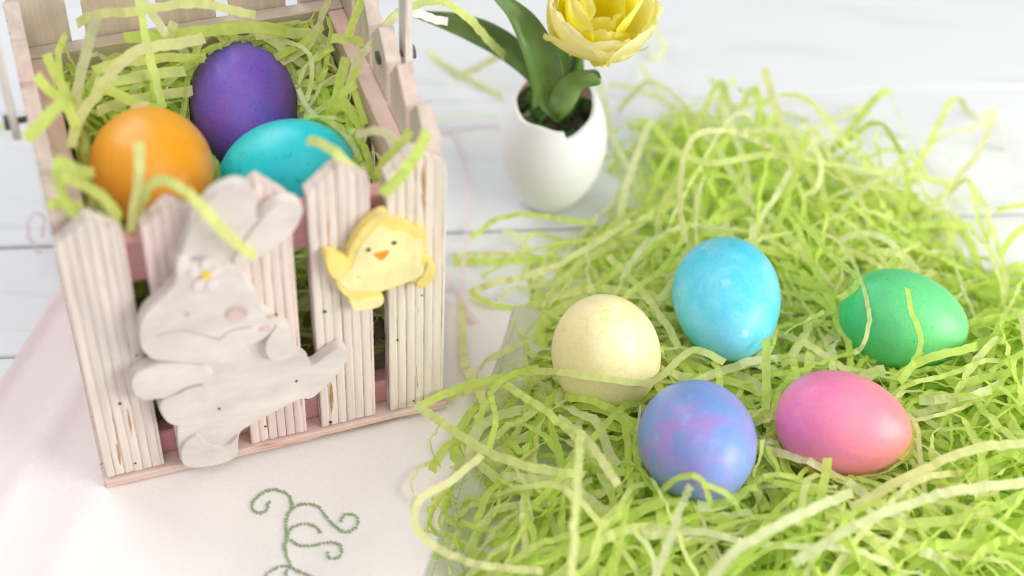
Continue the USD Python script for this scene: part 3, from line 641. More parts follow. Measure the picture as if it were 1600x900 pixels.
obj('leaf', leaf([(866, 182), (858, 162), (866, 138), (885, 118), (912, 110), (932, 113), (938, 122)], [(878, 186), (892, 172), (902, 156), (908, 142), (918, 136), (930, 134), (938, 131)], -.25, [-.010, -.014, -.018, -.020]), M_leaf, tulip, smooth=70)
obj('leaf', leaf([(908, 120), (922, 112), (934, 113), (939, 122)], [(912, 134), (924, 134), (934, 132), (939, 130)], .55, [-.0195, -.021, -.021]), M_leaf, tulip, smooth=70)
stem = spline([V3(886, 192, .002), V3(892, 150, .002), V3(898, 105, 0), V3(905, 70, -.003), V3(912, 52, -.006)], n=18)
segs = [cylinder(stem[k], stem[k + 1], .0030, 14) for k in range(len(stem) - 1)]
def tube(P, r, n=14):
    P = np.asarray(P); T = np.gradient(P, axis=0); T /= np.linalg.norm(T, axis=1, keepdims=True)
    a = np.cross(T, [1, 0, 0.]); a /= np.linalg.norm(a, axis=1, keepdims=True); b = np.cross(T, a)
    t = np.linspace(0, 2 * np.pi, n, endpoint=False); r = np.broadcast_to(r, len(P))
    V = (P[:, None] + r[:, None, None] * (np.cos(t)[None, :, None] * a[:, None] + np.sin(t)[None, :, None] * b[:, None])).reshape(-1, 3)
    idx = np.arange(len(P) * n).reshape(len(P), n); nx = np.roll(idx, -1, 1)
    q = np.stack([idx[:-1], idx[1:], nx[1:], nx[:-1]], -1).reshape(-1, 4)
    tri = np.vstack([q[:, [0, 1, 2]], q[:, [0, 2, 3]], np.stack([np.zeros(n - 2, int), np.arange(1, n - 1), np.arange(2, n)], -1), np.stack([np.full(n - 2, idx[-1, 0]), idx[-1, 2:], idx[-1, 1:-1]], -1)])
    return V, tri
obj('stem', tube(stem, .0030), M_leaf, tulip, smooth=60)
# flower head: rings of cupped petals round a tilted axis
def petal_mat(name, tip, base, mid=.45):
    return mat(name, {'at': ('texture_coordinate', {}), 'sx': ('separate_xyz', {}), 'mp': ('mapping', {'scale': (60, 3, 1)}), 'n': ('noise_texture', {'scale': 1.0, 'detail': 3.0}), 'ad': ('math', {'math_type': 'multiply_add', 'value2': .35, 'value3': -.17}), 'a2': ('math', {'math_type': 'add'}),
        'r': ('rgb_ramp', {'ramp': [(0, base), (mid, base), (.97, tip)]}), 'b': ('bump', {'strength': .3, 'distance': .0005}),
        'p': ('principled_bsdf', {'roughness': .5, 'specular_ior_level': .3}), 't': ('translucent_bsdf', {}), 'mx': ('mix_closure', {'fac': .60})},
        [('at.UV', 'mp.vector'), ('mp.vector', 'n.vector'), ('at.UV', 'sx.vector'), ('n.fac', 'ad.value1'), ('ad.value', 'a2.value1'), ('sx.y', 'a2.value2'), ('a2.value', 'r.fac'),
         ('r.color', 'p.base_color'), ('r.color', 't.color'), ('n.fac', 'b.height'), ('b.normal', 'p.normal'), ('p.BSDF', 'mx.closure1'), ('t.BSDF', 'mx.closure2')], surface='mx.closure')
M_petal_out = petal_mat('petal_cream', (.96, .93, .66), (.96, .91, .26))
M_petal_in = petal_mat('petal_yellow', (.96, .92, .38), (.96, .88, .02), .68)
fl_base = V3(922, 64, -.006)
axis = np.array([.17, -.10, .98]); axis /= np.linalg.norm(axis)
fx = np.cross([0, 1., 0], axis); fx /= np.linalg.norm(fx); fy = np.cross(axis, fx)
def petal(R0, Hh, width, ang, flare, seed, curl=0.0, rad_in=.0020):
    n, m = 24, 19
    s = np.linspace(0, 1, n); t = np.linspace(-1, 1, m)
    rad = rad_in + R0 * (np.sin(np.minimum(s * 1.15, 1) * np.pi / 2) ** .8) + flare * R0 * np.clip(s - .5, 0, 1) ** 1.6 * 2
    hgt = Hh * (s ** 1.5)
    wd = width * np.interp(s, [0, .08, .25, .5, .72, .88, .96, 1.0], [.34, .66, .95, 1.08, 1.10, .94, .72, .38])
    r = np.random.default_rng(seed); ph_ = r.uniform(0, 6, 5)
    e = math.cos(ang) * fx + math.sin(ang) * fy; tv = -math.sin(ang) * fx + math.cos(ang) * fy
    P = np.zeros((n, m, 3)); uv = np.zeros((n, m, 2))
    for i in range(n):
        x = t * wd[i] / 2
        bend = np.minimum(x * x / (2 * max(R0 * .95, .006)), .6 * rad[i])
        ruf = .0012 * s[i] ** 2 * np.abs(t) * (np.sin(t * 6 + s[i] * 9 + ph_[0]) + .35 * np.sin(t * 10 + ph_[1])) + .0005 * s[i] * np.sin(t * 7 + ph_[2])
        tip = .0007 * s[i] ** 6 * (np.sin(t * 4 + ph_[3]) + .8 * np.sin(t * 8 + ph_[4])) - .0016 * s[i] ** 3 * t * t
        P[i] = fl_base + (rad[i] - bend + ruf)[:, None] * e + x[:, None] * tv + (hgt[i] + tip)[:, None] * axis
        uv[i, :, 0] = t * .5 + .5; uv[i, :, 1] = s[i]
    du = np.gradient(P, axis=0); dv = np.gradient(P, axis=1); nn = np.cross(du, dv); nn /= np.maximum(np.linalg.norm(nn, axis=-1, keepdims=True), 1e-9)
    idx = np.arange(n * m).reshape(n, m)
    q = np.stack([idx[:-1, :-1], idx[1:, :-1], idx[1:, 1:], idx[:-1, 1:]], -1).reshape(-1, 4)
    return (P.reshape(-1, 3), q), uv.reshape(-1, 2)
def add_petal(*a, m=None, **k):
    msh, uv = petal(*a, **k)
    pr = usdkit.mesh(stage, str(tulip.GetPath()) + '/' + numbered(str(tulip.GetPath()), 'petal'), msh, m, True, uv=uv)
rp_ = random.Random(21)
for ring, (cnt, R0, Hh, wdt, flare, off, mm_) in enumerate([(5, .0208, .0285, .0320, .0, -.10, M_petal_out), (4, .0176, .0310, .0290, .02, .75, M_petal_out), (4, .0126, .0290, .0225, 0, .20, M_petal_in), (3, .0070, .0255, .0165, -.05, 1.0, M_petal_in)]):
    for k in range(cnt):
        ang = off + k * 2 * math.pi / cnt + rp_.uniform(-.14, .14)
        front = max(0, -math.sin(ang))            # the petals on the near side hang lower and open
        add_petal(R0 * rp_.uniform(.94, 1.06), Hh * rp_.uniform(.9, 1.08) * (1 - [.52, .46, .36, .22][ring] * front), wdt * 1.22 * rp_.uniform(.92, 1.08), ang, flare + .04 * front, 100 * ring + k, m=mm_)

# ------------------------------------------------------------------ shredded paper
def inside(P, eggs, pad):
    out = np.zeros(len(P), bool)
    for c, Rm, a, b in eggs:
        q = (P - c) @ Rm
        kx = np.clip(q[:, 0] / a, -1, 1)
        bb = b * (1 - .10 * kx)
        out |= (q[:, 0] / (a + pad)) ** 2 + (q[:, 1] ** 2 + q[:, 2] ** 2) / (bb + pad) ** 2 < 1
    return out
def push_out(P, eggs, pad, towards=None):
    """moves points that lie in an egg out of it: to the eye if given, else outwards and down"""
    for _ in range(2):
        for c, Rm, a, b in eggs:
            q = (P - c) @ Rm
            s = np.sqrt((q[:, 0] / (a + pad)) ** 2 + (q[:, 1] ** 2 + q[:, 2] ** 2) / (b + pad) ** 2)
            hit = s < 1
            if not hit.any(): continue
            if towards is None:
                q[hit] /= np.maximum(s[hit], .15)[:, None]; P[hit] = q[hit] @ Rm.T + c
            else:
                for k in np.nonzero(hit)[0]:
                    d = towards - P[k]; d /= np.linalg.norm(d)
                    for _s in range(120):
                        P[k] = P[k] + d * .0006
                        qq = (P[k] - c) @ Rm
                        if (qq[0] / (a + pad)) ** 2 + (qq[1] ** 2 + qq[2] ** 2) / (b + pad) ** 2 >= 1: break
    return P
def smooth_line(P, it=2):
    for _ in range(it):
        P[1:-1] = .25 * P[:-2] + .5 * P[1:-1] + .25 * P[2:]
    return P
def ribbon(P, w, roll0, rng_, crinkle=.00050, twist=.13, ref=None):
    """strip along P; the face starts tilted by roll0 about the line and wanders; small accordion kinks"""
    n = len(P)
    T = np.gradient(P, axis=0); T /= np.maximum(np.linalg.norm(T, axis=1, keepdims=True), 1e-9)
    up = np.array([0, 0, 1.]) if ref is None else (ref - P) / np.linalg.norm(ref - P, axis=1, keepdims=True)
    S = np.cross(T, up); bad = np.linalg.norm(S, axis=1) < .25
    S[bad] = np.cross(T[bad], [.3, 1., 0.])
    S /= np.linalg.norm(S, axis=1, keepdims=True)
    for i in range(1, n):
        if S[i] @ S[i - 1] < 0: S[i] = -S[i]
    S = smooth_line(S, 3); S -= T * (S * T).sum(1, keepdims=True); S /= np.maximum(np.linalg.norm(S, axis=1, keepdims=True), 1e-9)
    Nn = np.cross(S, T)
    roll = roll0 + np.cumsum(rng_.normal(0, twist, n))
    A_ = S * np.cos(roll)[:, None] + Nn * np.sin(roll)[:, None]
    B_ = np.cross(A_, T)
    kink = rng_.normal(0, crinkle, n) + crinkle * .45 * np.where(np.arange(n) % 2, 1, -1) * rng_.uniform(.2, 1)
    C = P + B_ * kink[:, None] + A_ * rng_.normal(0, .00016, n)[:, None]
    ww = w * (1 + rng_.normal(0, .03, n))
    V = np.empty((n, 2, 3)); V[:, 0] = C - A_ * ww[:, None] / 2; V[:, 1] = C + A_ * ww[:, None] / 2
    sk = rng_.normal(0, .0006)
    V[0, 0] -= T[0] * sk; V[-1, 0] += T[-1] * rng_.normal(0, .0008)
    V = V.reshape(-1, 3)
    i = np.arange(n - 1) * 2
    return V, np.vstack([np.stack([i, i + 1, i + 3], -1), np.stack([i, i + 3, i + 2], -1)])

STEP = .0028
# --- the heap on the table
OUT = [(760, 960), (720, 880), (700, 780), (725, 690), (770, 620), (815, 560), (835, 480), (830, 410), (870, 350), (930, 290), (965, 235), (1010, 205), (1110, 205), (1230, 225), (1350, 270), (1430, 325), (1480, 400), (1580, 470), (1760, 520), (1800, 960)]
_o = spline([on_z(x, y, .004) for x, y in OUT + OUT[:1]], step=.004)[:-1, :2]
_o = _o + .012 * (np.stack([fbm(np.c_[_o * 45, _o[:, :1] * 0], 3, 1), fbm(np.c_[_o * 45, _o[:, :1] * 0], 3, 2)], 1) - .5) * 2
heap = Polygon(_o).buffer(0)
heap = max(heap.geoms, key=lambda g: g.area) if hasattr(heap, 'geoms') else heap
import shapely
ring = shapely.get_coordinates(heap.exterior)
mound_c, mound_s = on_z(1150, 300, .0)[:2], .062
def heap_h(x, y):
    pt = shapely.points(x, y)
    d = np.where(shapely.contains(heap, pt), shapely.distance(heap.exterior, pt), 0.0)
    h = .0145 * np.minimum(d / .040, 1) ** .8
    h = h + .009 * np.exp(-(((x - mound_c[0]) / .075) ** 2 + ((y - mound_c[1]) / .04) ** 2)) * np.minimum(d / .02, 1)
    fr = on_z(1180, 930, .0)[:2]
    h = h + .016 * np.exp(-(((x - fr[0]) / .12) ** 2 + ((y - fr[1]) / .045) ** 2)) * np.minimum(d / .02, 1)
    rt = on_z(1640, 740, .0)[:2]
    h = h + .016 * np.exp(-(((x - rt[0]) / .05) ** 2 + ((y - rt[1]) / .07) ** 2)) * np.minimum(d / .02, 1)
    return h + .001
rs = np.random.default_rng(77)
gx = rs.uniform(ring[:, 0].min(), ring[:, 0].max(), 40000); gy = rs.uniform(ring[:, 1].min(), ring[:, 1].max(), 40000)
gh = heap_h(gx, gy); ok = (gh > .0012) & (rs.random(40000) < (.05 + (gh / .019) ** 1.4) * (1 - .85 * np.exp(-(((gx - mound_c[0]) / .11) ** 2 + ((gy - mound_c[1] - .008) / .045) ** 2))))
SEED_XY = np.stack([gx, gy], 1)[ok]
def wander(start, heading, n, rng_, level, surface, lump=.35, keep=None):
    """a strip that lies in a heap whose top is surface(x, y); level 0..1+ says how high in it"""
    P = np.zeros((n, 3)); p = np.array(start, float); a = heading; k = rng_.normal(0, .05)
    z0 = rng_.uniform(0, 7)
    for i in range(n):
        P[i, :2] = p
        k += rng_.normal(0, .018); k *= .96
        a += np.clip(k, -.16, .16)
        if rng_.random() < .022: a += rng_.uniform(-1.1, 1.1)      # a crease
        if keep is not None and i % 4 == 0:
            a = keep(p, a)
        p = p + STEP * np.array([math.cos(a), math.sin(a)])
    h = surface(P[:, 0], P[:, 1])
    t = np.arange(n) * STEP
    wz = .5 * np.sin(t / .011 + z0) + .5 * np.sin(t / .023 + 2.1 * z0)
    P[:, 2] = .0009 + np.maximum(level * h + wz * .0042 * (.4 + level), 0)
    return P
def egg_cover(P, eggs, fac=.965):
    """share of the strip that hides an egg from the camera"""
    q, z = proj(P); bad = np.zeros(len(P), bool)
    for c, Rm, a, b in eggs:
        d = P - EYE; d /= np.linalg.norm(d, axis=1, keepdims=True)
        o = (EYE - c) @ Rm / np.array([a, b, b]) / fac; dd = d @ Rm / np.array([a, b, b]) / fac
        A2, B2, C2 = (dd * dd).sum(1), (o * dd).sum(1), o @ o - 1
        disc_ = B2 * B2 - A2 * C2
        hit = disc_ > 0
        t = (-B2 - np.sqrt(np.maximum(disc_, 0))) / A2
        bad |= hit & (np.linalg.norm(P - EYE, axis=1) < t)
    return bad
def trim(P, eggs, fac=.965):
    """keeps the longest run that leaves the eggs in view"""
    bad = egg_cover(P, eggs, fac)
    if not bad.any(): return P
    best, cur, bs = 0, 0, 0
    for i, b in enumerate(list(bad) + [True]):
        if b:
            if cur > best: best, bs = cur, i - cur
            cur = 0
        else: cur += 1
    return P[bs:bs + best]
def collect(shreds):
    """how much of each strip the camera sees: a coarse depth buffer"""
    Wd, Hd = 800, 450
    pts, ids = [], []
    for i, (v, f, *_r) in enumerate(shreds):
        a, b = v[0::2], v[1::2]
        for t in (0, .33, .67, 1): pts.append(a * (1 - t) + b * t); ids.append(np.full(len(a), i))
        a2, b2 = (a[:-1] + a[1:]) / 2, (b[:-1] + b[1:]) / 2
        for t in (0, .33, .67, 1): pts.append(a2 * (1 - t) + b2 * t); ids.append(np.full(len(a2), i))
    P, I = np.vstack(pts), np.concatenate(ids)
    q, z = proj(P); x, y = (q[:, 0] / 2).astype(int), (q[:, 1] / 2).astype(int)
    okk = (x >= 0) & (x < Wd) & (y >= 0) & (y < Hd)
    x, y, z, I = x[okk], y[okk], z[okk], I[okk]
    o = np.lexsort((z, y * Wd + x)); cell = (y * Wd + x)[o]
    first = np.r_[True, cell[1:] != cell[:-1]]
    return np.bincount(I[o][first], minlength=len(shreds))
def emit_pile(parent, shreds, limit, part='shred', mass='shred_mass'):
    seen = collect(shreds); order = np.argsort(-seen, kind='stable')
    solo = set(order[:limit].tolist()) & set(np.nonzero(seen > 6)[0].tolist())
    for i in sorted(solo):
        v, f, m = shreds[i][:3]
        obj(part, (v, f), m, parent, label=(shreds[i][3] if len(shreds[i]) > 3 else None))
    rest = [(v, f) for i, (v, f, *_r) in enumerate(shreds) if i not in solo]
    if rest: obj(mass, merge(rest), M_paper_mass, parent, kind='stuff')

rh = np.random.default_rng(5)
heap_shreds = []
def keep_in(p, a):
    if heap.contains(Point(*p)): return a
    c = np.array(heap.centroid.coords[0]) - p
    d = (math.atan2(c[1], c[0]) - a + math.pi) % (2 * math.pi) - math.pi
    return a + .45 * d
N_HEAP = 820
for i in range(N_HEAP):
    st_ = SEED_XY[rh.integers(len(SEED_XY))]
    n = int(rh.integers(18, 62))
    P = wander(st_, rh.uniform(0, 2 * math.pi), n, rh, rh.uniform(.0, 1.08), heap_h, keep=keep_in)
    if rh.random() < .07:                          # ends that stick up out of the heap
        k = rh.integers(5, 11); P[:k, 2] += np.linspace(1, 0, k) ** 1.4 * rh.uniform(.006, .024)
    P = push_out(P, GROUND_EGGS, .0016)
    P[:, 2] = np.maximum(P[:, 2], .0008)
    P = smooth_line(P, 2)
    P = trim(P, GROUND_EGGS)
    if len(P) < 7 or inside(P, GROUND_EGGS, -.0008).mean() > .02: continue
    # keep clear of the basket and the vase
    l = to_local(P)
    if ((l[:, 0] > -.004) & (l[:, 0] < W + .003) & (l[:, 1] > -.004) & (l[:, 1] < D + .006)).any(): continue
    if (np.hypot(P[:, 0] - VX, P[:, 1] - VY) < .0265).any(): continue
    v, f = ribbon(P, rh.choice((.0014, .0020, .0027, .0032, .0036, .0041)) * rh.uniform(.9, 1.1), rh.normal(0, .6), rh)
    v[:, 2] = np.maximum(v[:, 2], .0004)
    heap_shreds.append((v, f, M_paper[rh.integers(5)]))

for i in range(190):                               # long springy arches over the top of the heap
    p0 = SEED_XY[rh.integers(len(SEED_XY))]
    if i < 70: p0 = mound_c + rh.normal(0, 1, 2) * (.055, .026)
    a, Ln, kk = rh.uniform(0, 2 * math.pi), rh.uniform(.045, .12), rh.normal(0, 9)
    n = int(Ln / STEP); t = np.linspace(0, 1, n)
    ang_ = a + kk * (t - .5) * Ln
    xy = p0 + np.cumsum(np.stack([np.cos(ang_), np.sin(ang_)], 1) * STEP, 0)
    xy -= xy.mean(0) - p0
    pk = rh.uniform(.006, .024) * (1.25 if i < 70 else .8)
    P = np.c_[xy, .6 * heap_h(xy[:, 0], xy[:, 1]) + pk * 4 * t * (1 - t) * (1 + .25 * np.sin(t * 9 + a))]
    P = trim(smooth_line(push_out(P, GROUND_EGGS, .0016), 3), GROUND_EGGS)
    if len(P) < 9 or inside(P, GROUND_EGGS, -.0008).any(): continue
    l = to_local(P)
    if ((l[:, 0] > -.004) & (l[:, 0] < W + .003) & (l[:, 1] > -.004) & (l[:, 1] < D + .006)).any(): continue
    if (np.hypot(P[:, 0] - VX, P[:, 1] - VY) < .0265).any(): continue
    v, f = ribbon(P, rh.uniform(.0016, .0036), rh.normal(0, .5), rh, .0004, .10)
    v[:, 2] = np.maximum(v[:, 2], .0004)
    heap_shreds.append((v, f, M_paper[rh.integers(5)]))
def hero(px, z, w=.0036, roll=0.0, m=None, label=None, eggs=GROUND_EGGS, seed=0, crinkle=.00045, twist=.07, deep=None):
    """a strip followed from the photograph, given heights along it"""
    zz = np.interp(np.linspace(0, 1, len(px)), np.linspace(0, 1, len(np.atleast_1d(z))), np.atleast_1d(z))
    P = np.array([on_z(x, y, h) for (x, y), h in zip(px, zz)])
    P = spline(P, step=STEP)
    P = push_out(P, eggs, .0022, towards=EYE); P = smooth_line(P, 2); P = push_out(P, eggs, .0014, towards=EYE)
    r = np.random.default_rng(abs(seed + int(px[0][0]) * 7 + int(px[0][1])))
    v, f = ribbon(P, w * .86, roll * .7, r, crinkle, twist, EYE)
    return (v, f, m or M_paper[(0, 4, 2, 1, 0, 4, 3)[(seed * 3 + int(px[0][0])) % 7]]) + ((label,) if label else ())
HEROES = [
 ([(700, 622), (722, 612), (800, 592), (860, 579), (930, 590), (1015, 598), (1050, 572), (1085, 545), (1130, 566)], (.004, .014, .028, .026, .020), .0037, .5),
 ([(1262, 352), (1318, 385), (1345, 440), (1358, 490), (1350, 540), (1333, 552)], (.02, .03, .042, .040, .028), .0020, .9),
 ([(1416, 450), (1425, 490), (1440, 520), (1437, 550), (1420, 576)], (.05, .046, .038, .030), .0026, .7),
 ([(1215, 300), (1265, 360), (1300, 400), (1342, 440), (1310, 468)], (.02, .03, .036, .036), .0030, .2),
 ([(1196, 530), (1197, 580), (1198, 640), (1200, 668)], (.036, .030, .022, .016), .0038, .1),
 ([(1292, 716), (1286, 760), (1272, 832)], (.034, .030, .020), .0038, .0),
 ([(1188, 702), (1250, 716), (1330, 758), (1400, 805), (1450, 828)], (.020, .026, .028, .024), .0042, .4),
 ([(1034, 766), (1070, 742), (1098, 748), (1106, 775), (1112, 790)], (.024, .034, .036, .026), .0026, .3),
 ([(1096, 758), (1126, 764), (1150, 785), (1156, 802)], (.036, .034, .024), .0024, .2),
 ([(908, 672), (903, 730), (900, 790), (896, 850), (890, 930)], (.040, .056, .060, .058, .05), .0036, .0),
 ([(752, 712), (700, 755), (660, 775), (645, 800), (655, 835), (700, 865), (760, 885), (850, 892)], (.030, .040, .040, .030, .024, .02), .0032, .3),
 ([(650, 632), (700, 668), (760, 705), (830, 730), (910, 742)], (.014, .024, .030, .030), .0040, .4),
 ([(652, 636), (720, 606), (800, 585), (842, 575)], (.014, .014, .016, .018), .0038, .3),
 ([(722, 470), (725, 560), (742, 600), (762, 642)], (.006, .008, .010, .012), .0040, .1),
 ([(733, 458), (770, 442), (830, 430), (900, 398), (985, 345)], (.008, .014, .020, .026), .0036, .3),
 ([(735, 456), (765, 475), (806, 482)], (.008, .007, .004), .0030, .3),
 ([(735, 372), (770, 345), (800, 335), (842, 337), (930, 350)], (.004, .010, .014, .014), .0028, .2),
 ([(706, 400), (760, 397), (815, 397), (824, 388), (808, 368), (785, 362)], (.002, .006, .010, .008, .004), .0032, .2),
 ([(710, 410), (780, 408), (850, 406)], (.002, .004, .004), .0036, .1),
 ([(1194, 106), (1206, 150), (1222, 195), (1245, 240), (1275, 290)], (.062, .050, .040, .030, .02), .0042, .2),
 ([(1072, 382), (1062, 310), (1070, 240), (1092, 208), (1140, 205), (1190, 222), (1245, 262)], (.03, .046, .052, .048, .04), .0030, .3),
 ([(1160, 205), (1225, 206), (1262, 218), (1283, 250), (1280, 290), (1252, 310)], (.040, .046, .046, .036, .028), .0034, .4),
 ([(1040, 230), (1110, 255), (1200, 242), (1350, 265), (1490, 285)], (.030, .040, .038, .030, .020), .0036, .3),
 ([(948, 132), (1000, 140), (1040, 160), (1075, 182), (1115, 200)], (.012, .018, .022, .026), .0034, .3),
 ([(965, 175), (1010, 128), (1050, 145), (1090, 190)], (.008, .030, .030, .02), .0028, .3),
 ([(1152, 122), (1128, 145), (1121, 178)], (.020, .016, .012), .0024, .5),
 ([(1108, 122), (1130, 150), (1122, 190)], (.024, .018, .01), .0022, .5),
 ([(1190, 215), (1182, 170), (1210, 155)], (.02, .03, .03), .0022, .5),
 ([(1330, 235), (1310, 215), (1345, 212), (1335, 250)], (.02, .028, .028, .016), .0022, .6),
 ([(1350, 250), (1390, 232), (1430, 248), (1450, 285)], (.014, .022, .02, .012), .0020, .5),
 ([(1420, 352), (1470, 350), (1522, 354)], (.018, .022, .022), .0036, .1),
 ([(1440, 300), (1500, 345), (1540, 382), (1562, 430), (1570, 475)], (.022, .026, .026, .02, .01), .0024, .6),
 ([(1545, 600), (1552, 530), (1585, 465), (1605, 425), (1625, 400)], (.020, .026, .024, .018, .01), .0036, .3),
 ([(1556, 330), (1600, 320), (1660, 326)], (.012, .014, .01), .0030, .2),
 ([(1560, 400), (1590, 362), (1640, 330)], (.016, .02, .02), .0036, .2),
 ([(1410, 330), (1418, 290), (1408, 240)], (.026, .032, .038), .0026, .4),
 ([(1500, 600), (1560, 585), (1640, 575)], (.026, .028, .024), .0040, .2),
 ([(1400, 590), (1450, 560), (1510, 545), (1530, 540)], (.026, .036, .036, .030), .0040, .3),
 ([(1440, 548), (1424, 572), (1408, 596)], (.034, .034, .030), .0034, .2),
 ([(1330, 795), (1420, 745), (1520, 702), (1640, 690)], (.030, .040, .042, .04), .0042, .3),
 ([(1240, 880), (1350, 815), (1480, 770), (1620, 752)], (.036, .046, .046, .04), .0042, .2),
 ([(1090, 930), (1150, 860), (1260, 800), (1330, 770)], (.040, .050, .046, .034), .0042, .2),
 ([(1010, 930), (1045, 850), (1065, 790), (1080, 760)], (.040, .042, .034, .026), .0036, .3),
 ([(770, 590), (850, 640), (920, 700), (960, 740)], (.020, .030, .034, .030), .0036, .4),
 ([(870, 650), (920, 690), (958, 748), (968, 760)], (.026, .040, .044, .040), .0036, .3),
 ([(745, 665), (770, 610), (815, 580), (850, 588)], (.014, .022, .022, .016), .0030, .4),
 ([(765, 610), (775, 660), (760, 710)], (.022, .028, .02), .0026, .5),
 ([(880, 620), (920, 625), (960, 640), (1000, 668)], (.02, .026, .024, .02), .0034, .3),
 ([(1060, 560), (1130, 590), (1180, 610), (1220, 640)], (.016, .018, .016, .014), .0038, .2),
 ([(1080, 600), (1140, 575), (1200, 560), (1290, 562)], (.018, .020, .018, .016), .0038, .2),
 ([(1040, 545), (1100, 600), (1180, 640)], (.014, .018, .014), .0036, .3),
 ([(950, 400), (990, 440), (1040, 505), (1060, 545)], (.02, .024, .024, .02), .0034, .3),
 ([(1075, 352), (1060, 385), (1030, 425), (985, 455), (975, 470)], (.026, .030, .030, .028), .0028, .4),
]
for k, hh in enumerate(HEROES):
    heap_shreds.append(hero(hh[0], hh[1], hh[2], hh[3], seed=k))
heap_shreds.append(hero([(1175, 590), (1240, 580), (1300, 562), (1345, 545)], (.018, .022, .022, .018), .0030, .3, m=M_paper_peach, label='peach coloured paper shred'))
heap_shreds.append(hero([(1212, 690), (1208, 640), (1225, 600), (1240, 585)], (.016, .022, .024, .02), .0026, .6, m=M_paper_peach, label='peach coloured paper shred'))
pile = thing('paper_grass', 'loose heap of yellow green shredded paper on the table under the five eggs', 'paper grass')
emit_pile(pile, heap_shreds, 300)

# --- the filling of the basket
rb = np.random.default_rng(31)
XI0, XI1, YI0, YI1 = i0 + RT + .002, W - i0 - RT - .002, i0 + RT + .002, D - i0 - RT - .002
def bas_h(x, y):
    ex = np.minimum(np.minimum(x - XI0, XI1 - x), YI1 - y) / .03
    return .092 + .008 * np.clip(1 - ex, 0, 1) + .008 * np.clip((y - .06) / .05, 0, 1) + .003 * np.clip((x - .07) / .04, 0, 1) - .012 * np.clip((.035 - y) / .03, 0, 1)
beggs = [(to_local(c), np.stack([np.array([Rm[:, j] @ bu, Rm[:, j] @ bv, Rm[2, j]]) for j in range(3)], 1), a, b) for c, Rm, a, b in BASKET_EGGS]
fill_shreds = []
for i in range(1050):
    deep = rb.random() < .30
    p = np.array([rb.uniform(XI0, XI1), rb.uniform(YI0, YI1)])
    n = int(rb.integers(14, 42)); a = rb.uniform(0, 2 * math.pi); kk = rb.normal(0, .06)
    P = np.zeros((n, 3)); lev = rb.uniform(.12, .78) if deep else rb.uniform(.62, 1.06)
    for j in range(n):
        P[j, :2] = p
        kk = .95 * kk + rb.normal(0, .02); a += np.clip(kk, -.2, .2)
        q = p + STEP * np.array([math.cos(a), math.sin(a)])
        if not (XI0 < q[0] < XI1): a = math.pi - a
        if not (YI0 < q[1] < YI1): a = -a
        p = np.clip(p + STEP * np.array([math.cos(a), math.sin(a)]), (XI0, YI0), (XI1, YI1))
    t = np.arange(n) * STEP; z0 = rb.uniform(0, 7)
    P[:, 2] = lev * bas_h(P[:, 0], P[:, 1]) + .005 * np.sin(t / .012 + z0) + .004 * np.sin(t / .021 + 2 * z0)
    if not deep and rb.random() < .12:
        k = rb.integers(5, 10); P[:k, 2] += np.linspace(1, 0, k) ** 1.3 * rb.uniform(.006, .018)
    P = push_out(P, beggs, .0016); P = smooth_line(P, 2)
    Pw = trim(to_world(P), BASKET_EGGS, 1.0)
    if len(Pw) < 6 or inside(Pw, BASKET_EGGS, -.0008).mean() > .02: continue
    l = to_local(Pw)
    l = np.clip(l, (i0 + .0028, i0 + .0028, BASE_T + .001), (W - i0 - .0028, D - i0 - .0028, .2))
    nearwall = (l[:, 2] > .096) & (l[:, 2] < .122)
    l[nearwall, 0] = np.clip(l[nearwall, 0], XI0, XI1); l[nearwall, 1] = np.clip(l[nearwall, 1], YI0, YI1)
    Pw = smooth_line(to_world(l), 1)
    v, f = ribbon(Pw, rb.uniform(.0016, .0036), rb.normal(0, .6), rb)
    fill_shreds.append((v, f, M_paper[rb.integers(5)]))
def bh(px, vs, w=.0036, roll=.2, m=None, seed=0, label=None):
    """a strip followed from the photograph; vs: how far behind the basket front it runs, along it"""
    vv = np.interp(np.linspace(0, 1, len(px)), np.linspace(0, 1, len(vs)), vs)
    P = np.array([on_plane(x, y, to_world((0, v, 0)), bv) for (x, y), v in zip(px, vv)])
    P = spline(P, step=STEP); P = push_out(P, BASKET_EGGS, .0012, towards=EYE); P = smooth_line(P, 2)
    v, f = ribbon(P, w, roll, np.random.default_rng(abs(seed + int(px[0][0]))), .0002, .05, EYE)
    return (v, f, m or M_paper[seed % 5]) + ((label,) if label else ())
